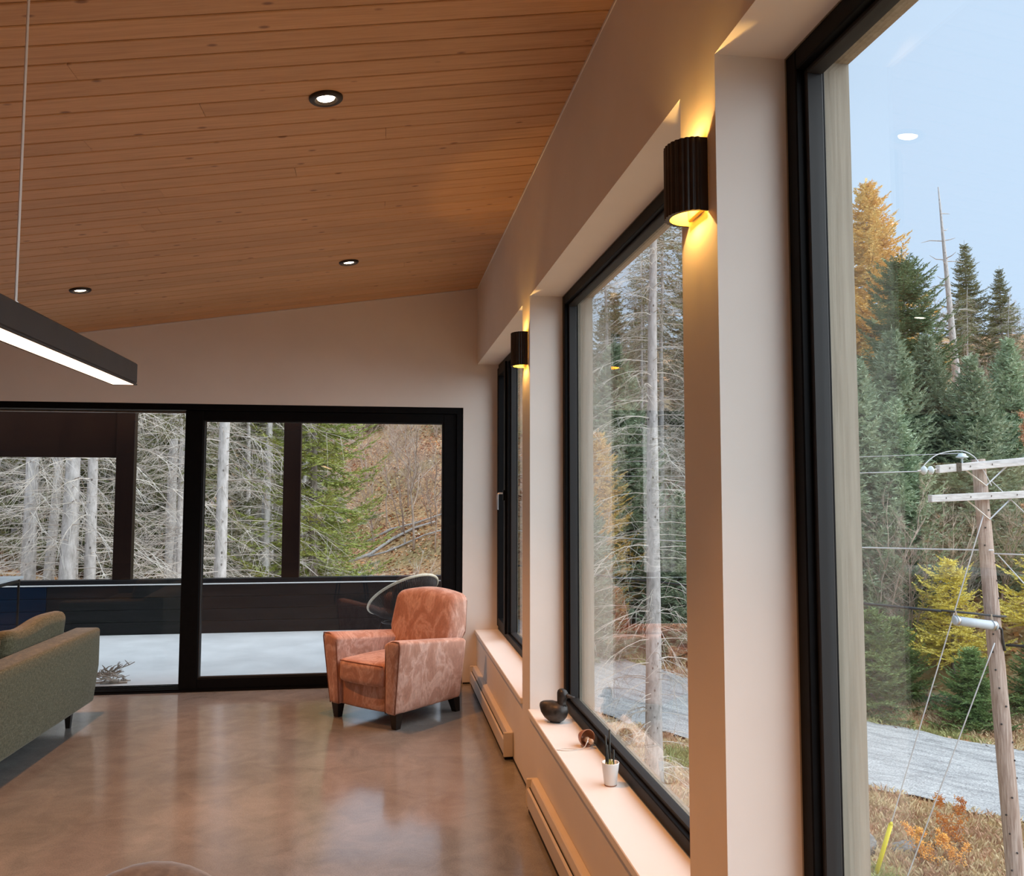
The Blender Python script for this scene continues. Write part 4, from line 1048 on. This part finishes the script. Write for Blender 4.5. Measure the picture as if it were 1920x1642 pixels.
for x, y, s_, lb in ((6.6, 33, 1.0, 'bare spruce left of the grey trunk in the middle window'), (8.8, 33.5, 1.05, 'bare spruce behind the grey trunk in the middle window'), (10.6, 32.5, 1.1, 'bare spruce right of the grey trunk in the middle window')):
    stem(random.choice(('bare1', 'bare2')), lb, x, y, s_, group='bare spruces across the road')
random.seed(77)
# ---- the wood behind: many alike trees
def wood(n, box, kinds, name, label, group, smin, smax, clear=3.4, near=1.1, avoid=None):
    where = lambda r_: ('left of the porch post' if r_ < -.295 else 'between post and sliding leaf' if r_ < -.225 else 'in the left sliding pane' if r_ < -.103 else 'in the right sliding pane' if r_ < .15 else 'through the middle window' if r_ < .42 else 'through the nearest window')
    done = []; tries = 0
    while len(done) < n and tries < n*60:
        tries += 1; x, y = R(box[0], box[1]), R(box[2], box[3])
        if road_near(x, y)[0] < clear or any((x-a)**2+(y-c)**2 < near**2 for a, c in done): continue
        if avoid and avoid(x, y): continue
        done.append((x, y)); k = random.choice(kinds)
        sz = R(smin, smax); place(TR[k], name, ('tall ' if sz > (smin+smax)/2 else 'short ') + label + ', ' + where(x/y), 'tree', x, y, None, sz, group, tilt=(R(-.03,.03), R(-.04,.04)))
wedge = lambda lo, hi: (lambda x, y: not (lo < x/y < hi))
wood(46, (-17, -2.0, 17, 36), ('bare1', 'bare2', 'bare3'), 'spruce_tree', 'grey bare branched spruce in the far wood', 'bare spruces in the wood beyond the porch', .6, 1.0, avoid=wedge(-.46, -.09), near=.9)
wood(14, (-20, -2, 26, 44), ('spruce', 'spruce2'), 'spruce_tree', 'dark green spruce deep in the wood', 'green spruces in the wood beyond the porch', .8, 1.3, avoid=wedge(-.46, -.11), near=2)
wood(80, (-10, 8, 41, 78), ('sap2', 'sap', 'sap'), 'bare_sapling', 'thin bare sapling on the leafy slope', 'bare saplings on the leafy slope', .6, 1.2, avoid=wedge(-.16, .10), near=1.2)
wood(8, (-8, 6, 60, 85), ('bare1', 'spruce2'), 'spruce_tree', 'spruce at the top of the leafy slope', 'spruces at the top of the leafy slope', .8, 1.1, avoid=wedge(-.16, .10), near=3)
wood(8, (-7, 2.5, 24, 37), ('sap3',), 'bare_shrub', 'bare grey shrub at the road edge', 'bare shrubs at the road edge', .45, .75, clear=2.9, avoid=wedge(-.26, .08), near=1.2)
wood(24, (8, 40, 28, 46), ('sap2', 'sap', 'bare3'), 'bare_tree', 'bare grey tree among the hillside firs', 'bare trees on the hillside', .45, .72, avoid=wedge(.24, .86), near=1.8)
wood(26, (20, 75, 36, 80), ('sap2', 'sap'), 'bare_tree', 'distant bare tree along the hill skyline', 'bare trees along the skyline', .5, .85, avoid=wedge(.5, .95), near=2)
wood(14, (6, 20, 30, 48), ('spruce', 'spruce2', 'bare1', 'bare2'), 'spruce_tree', 'spruce filling the far hillside', 'spruces behind the middle window', .8, 1.2, avoid=wedge(.2, .40), near=1.8)
wood(12, (10, 26, 23, 30), ('sap', 'sap3'), 'bare_shrub', 'bare shrub between the young firs', 'bare shrubs between the firs', .4, .8, avoid=wedge(.5, .88), near=1.2)

# fallen logs on the leafy slope, rocks and bank plants near the guy wire
random.seed(5)
for k, (x, y, a, L, r_) in enumerate(((.6, 45, .35, 4.6, .09), (1.8, 46.5, .1, 5.2, .07), (1.2, 44, -.25, 3.8, .06))):
    dx, dy = math.cos(a)*L/2, math.sin(a)*L/2
    pts = [(x+dx*u, y+dy*u, gz(x+dx*u, y+dy*u)+r_*.6+.05*(u+1)) for u in (-1, -.5, 0, .5, 1)]
    b = MB().tube(pts, [r_*(1-.1*i) for i in range(5)], 8)
    for _ in range(5):
        j = random.randint(1, 3); p = Vector(pts[j]); b.tube([p, p+Vector((R(-.4,.4), R(-.3,.3), R(.2,.6)))], [.02, .006], 4)
    tag(b.build('fallen_log', M['bark_pale'], None, True), ('thick pale fallen log on the leafy slope', 'longest thin fallen log on the leafy slope', 'short fallen log lying crosswise on the leafy slope')[k], 'log', 'fallen logs on the leafy slope')
M['rock'] = noisy('grey_rock', (.14,.13,.12), (.32,.30,.28), 6, .9, bump=.5, bd=.03)
for k, (x, y, s_) in enumerate(((8.72, 14.1, .26), (8.15, 14.3, .30), (8.45, 15.2, .2))):
    b = MB(); b.rbox((0, 0, 0), (s_, s_*.6, s_*.4), s_*.25, 5, fn=lambda p, q, r_, s_=s_, k=k: (p*(1+.15*math.sin(q*9+k)), q*(1+.18*math.sin(p*8+k*2)), r_*(1+.2*math.sin(p*7+q*5+k))))
    o_ = b.build('boulder', M['rock'], None, True, True); o_.location = (x, y, gz(x, y)+s_*.12); o_.rotation_euler[2] = k*1.3
    tag(o_, ('grey boulder in the grass between the guy guard and the pole', 'grey boulder behind the yellow guy guard', 'small grey boulder higher on the bank by the window edge')[k], 'boulder')
for k, (x, y, s_) in enumerate(((9.7, 14.2, .6), (8.9, 13.7, .5), (9.35, 13.6, .42))):
    place(TR['maple'], 'maple_seedling', ('orange leaved maple seedling in the grass left of the pole', 'small orange maple seedling nearest the pole foot', 'low orange maple seedling by the guy wire')[k], 'plant', x, y, None, s_, 'orange maple seedlings on the bank')

# ================================================================ UTILITY POLE
M['pole'] = noisy('weathered_pole', (0.338,0.240,0.195), (0.585,0.468,0.403), 5, .95, vs=(9,9,.5), bump=.4, spec=.1, dist=.5, bd=.02)
M['arm'] = noisy('grey_crossarm', (0.540,0.516,0.504), (0.744,0.720,0.708), 6, .95, vs=(1,6,6), bump=.3, spec=.1, bd=.01)
M['wire'] = noisy('aluminium_wire', (0.630,0.630,0.645), (0.750,0.750,0.765), 9, .5)
M['cable'] = mat('black_cable', (.03,.03,.033), .5)
M['insul'] = mat('pale_insulator', (.62,.70,.72), .25)
M['splice'] = noisy('grey_splice', (.48,.52,.56), (.55,.59,.63), 6, .5)
M['guard'] = mat('yellow_guard', (.85,.72,.03), .45)
px0, py0 = 9.22, 12.0; pb = gz(px0+.1, py0)
up_ = thing('utility_pole', 'weathered leaning utility pole with two grey crossarms', 'utility pole', (px0, py0, pb))
lx = lambda z: -.0585*(z+4.056)                 # lean: x offset from px0 at world height z
zt = 2.02
b = MB(); pts = [(lx(z), 0, z-pb) for z in np.linspace(pb-.4, zt, 9)]
b.tube(pts, [.135-.04*i/8 for i in range(9)], 16).build('pole_shaft', M['pole'], up_, True)
random.seed(4)
for k in range(22):
    z = -4.2 + k*.26; a = math.radians(R(200, 330)); r_ = .135-.04*(z-pb)/(zt-pb)
    MB().tube([(lx(z)+math.cos(a)*r_*.9, math.sin(a)*r_*.9, z-pb), (lx(z)+math.cos(a)*(r_+.012), math.sin(a)*(r_+.012), z-pb)], .014, 6).build('bolt', M['cable'], up_)
def arm_(z, xl, xr, tilt, h, yoff, label):
    bb = MB(); x0 = lx(z)
    c_, s_ = math.cos(tilt), math.sin(tilt)
    bb.cbox((xl, -.05, -h/2), (xr, .05, h/2), .006)
    bb.v = [(p[0]*c_ - p[1]*0 - p[2]*s_*.0 + x0, p[1] + yoff + p[0]*-.06, p[2] + p[0]*s_ + z - pb) for p in bb.v]
    o_ = bb.build('crossarm', M['arm'], up_); o_['label'] = label; return o_
a1 = arm_(1.93, -.76, 1.3, .09, .115, -.16, 'upper grey crossarm'); a2 = arm_(1.47, -.92, 1.3, .045, .105, -.165, 'lower grey crossarm')
for x in (-.60, -.45, -.28, .06): MB().lathe([(.0005,-.01),(.014,-.008),(.014,.008),(.0005,.01)], 8, axis=lambda p, q, r_, x=x: (x+lx(1.93), -.16+.036*(-x/.6)-.055+r_, 1.93-pb+x*.09+q)).build('bolt_head', M['cable'], a1)
for x in (-.70, -.32, .0, .4): MB().lathe([(.0005,-.01),(.012,-.008),(.012,.008),(.0005,.01)], 8, axis=lambda p, q, r_, x=x: (x+lx(1.47), -.165+.042*(-x/.7)-.055+r_, 1.47-pb+x*.045+q)).build('bolt_head', M['cable'], a2)
MB().box((lx(1.9)-.495, -.192, 1.93-pb-.105), (lx(1.9)-.42, -.182, 1.93-pb+.03)).build('number_plate', M['bronze'], a1)
def brace(p, q, r_=.012, nm_='brace', mt='steel'): return MB().tube([p, q], r_, 6).build(nm_, M[mt], up_)
for sg in (-1, 1):
    brace((lx(1.42)+sg*.36, -.17, 1.42-pb+sg*.016), (lx(1.12), -.13, 1.12-pb), .011)
    brace((lx(1.88)+sg*.36, -.16, 1.90-pb+sg*.03), (lx(1.62), -.12, 1.62-pb), .011)
# insulators
x0 = lx(1.93); z0 = 1.93-pb
il = MB()
for xx in (-.86, -.97): il.lathe([(.012,-.05),(.035,-.045),(.062,-.02),(.066,.0),(.050,.016),(.028,.022),(.028,.035),(.012,.045)], 16, axis=lambda p, q, r_, xx=xx: (x0+xx+r_, -.12+p, z0-.085+q))
il.build('strain_insulator', M['insul'], up_, True)
brace((x0-.66, -.13, z0-.06), (x0-1.08, -.12, z0-.09), .008, 'shackle')
MB().lathe([(.012,.06),(.016,.12),(.03,.125),(.085,.135),(.088,.15),(.06,.165),(.055,.185),(.03,.20),(.0005,.202)], 18, axis=lambda p, q, r_: (x0-.37+p, -.14+q, z0-.03+r_)).build('pin_insulator', M['insul'], up_, True)
MB().tube([(x0-.37, -.14, z0+.0), (x0-.37, -.14, z0+.1)], .012, 6).build('insulator_pin', M['steel'], up_)
# things strung on the pole
def wire(name, label, pts, r_, mt, sag=0, n=14, cat='wire'):
    P_ = []
    for a, b2 in zip(pts[:-1], pts[1:]):
        a, b2 = Vector(a), Vector(b2)
        for i in range(n):
            u = i/n; q = a.lerp(b2, u); q.z -= sag*4*u*(1-u); P_.append(q)
    P_.append(Vector(pts[-1])); o_ = MB().tube(P_, r_, 6).build(name, M[mt], None, True); return tag(o_, label, cat)
wp = lambda x, y, z: (px0+x, py0+y, z)      # a point by the pole
wire('power_line', 'upper power line running from the strain insulators', [wp(lx(1.93)-1.02, -.12, 1.83), (2.6, 27, 2.1)], .009, 'wire', .1)
wire('jumper_wire', 'curved jumper wire looping over the pin insulator', [wp(lx(1.93)-.99, -.12, 1.9), wp(lx(1.93)-.75, -.12, 2.08), wp(lx(1.93)-.37, -.14, 2.135), wp(lx(1.93)-.15, -.14, 2.03), wp(lx(1.6)+.06, -.16, 1.62)], .007, 'wire', -.02, 8)
wire('power_line', 'power line hanging above the jumper toward the left', [wp(lx(1.93)-.37, -.10, 2.10), (2.7, 27, 2.5)], .006, 'wire', .1)
wire('neutral_wire', 'grey neutral wire crossing at mid pole', [wp(lx(.67), -.15, .67), (2.6, 27, .45)], .013, 'wire', .12)
wire('neutral_wire', 'grey neutral wire leaving the pole to the right', [wp(lx(.62), -.15, .62), (24, 4, 1.1)], .013, 'wire', .2)
wire('telephone_cable', 'black telephone cable running to the grey splice case', [(8.62-.55, 11.85, -.20), (2.6, 27, -.55)], .022, 'cable', .05, cat='cable')
wire('telephone_cable', 'black telephone cable leaving the pole to the right', [wp(lx(-.7)+.1, -.1, -.72), (24, 4, -.2)], .022, 'cable', .2, cat='cable')
GA, GB = Vector((7.82, 13.45, gz(7.82, 13.45)-.1)), Vector((7.98, 13.0, gz(7.98, 13.0)-.1))
wire('guy_wire', 'guy wire dropping from the lower crossarm brace', [wp(lx(1.2)-.08, -.12, 1.20), GA], .009, 'wire', 0)
wire('guy_wire', 'guy wire dropping from below the splice case', [wp(lx(-.68)-.1, -.13, -.68), GB], .009, 'wire', 0)
wire('guy_wire', 'guy wire slanting down to the right of the pole', [wp(lx(.6)+.12, -.08, .6), (12.6, 9.8, -4.6)], .009, 'wire', 0)
wire('guy_wire', 'upper guy wire slanting right from the top of the pole', [wp(lx(1.7)+.12, -.08, 1.7), (13.6, 10.4, -3.5)], .007, 'wire', 0)
# splice case
sp_ = thing('splice_case', 'grey cylindrical splice case hanging on the telephone cable', 'splice case', (8.60, 11.84, -.38))
q = lambda p, q_, r_: (r_, p, q_ - r_*.14)
MB().lathe([(.0005,-.34),(.05,-.34),(.066,-.33),(.066,.33),(.05,.34),(.0005,.34)], 20, axis=q).build('case_body', M['splice'], sp_, True)
for xx in (-.29, .28): MB().lathe([(.068,-.02),(.076,-.02),(.076,.02),(.068,.02)], 20, axis=lambda p, q_, r_, xx=xx: (r_+xx, p, q_-(r_+xx)*.14)).build('clamp_band', M['steel'], sp_, True)
for xx in (-.29, .28): MB().tube([(xx, 0, .06-xx*.14), (xx-.02, 0, .15-xx*.10)], .014, 6).build('hanger', M['steel'], sp_)
MB().tube([(-.52, .01, .19), (0, .01, .135), (.40, .01, .085), (.52, .03, .08)], .018, 6).build('support_strand', M['cable'], sp_, True)
MB().tube([(.34, 0, -.05), (.42, 0, -.10), (.44, .02, -.22), (.48, .05, -.33), (.50, .05, -.42)], .020, 6).build('drop_lead', M['cable'], sp_, True)
# yellow guy guard
gg = thing('guy_guard', 'bright yellow plastic guard on the guy wire', 'guy guard', (0, 0, 0))
a = GA.copy(); c_ = Vector(wp(lx(1.2)-.08, -.12, 1.20)); dv_ = (c_-a).normalized()
gg.location = a
MB().tube([(0,0,0), dv_*.5, dv_*1.05], [.035, .035, .033], 12).build('guard_tube', M['guard'], gg, True)
MB().tube([dv_*1.04, dv_*1.10], [.034, .012], 12).build('guard_tip', M['guard'], gg, True)
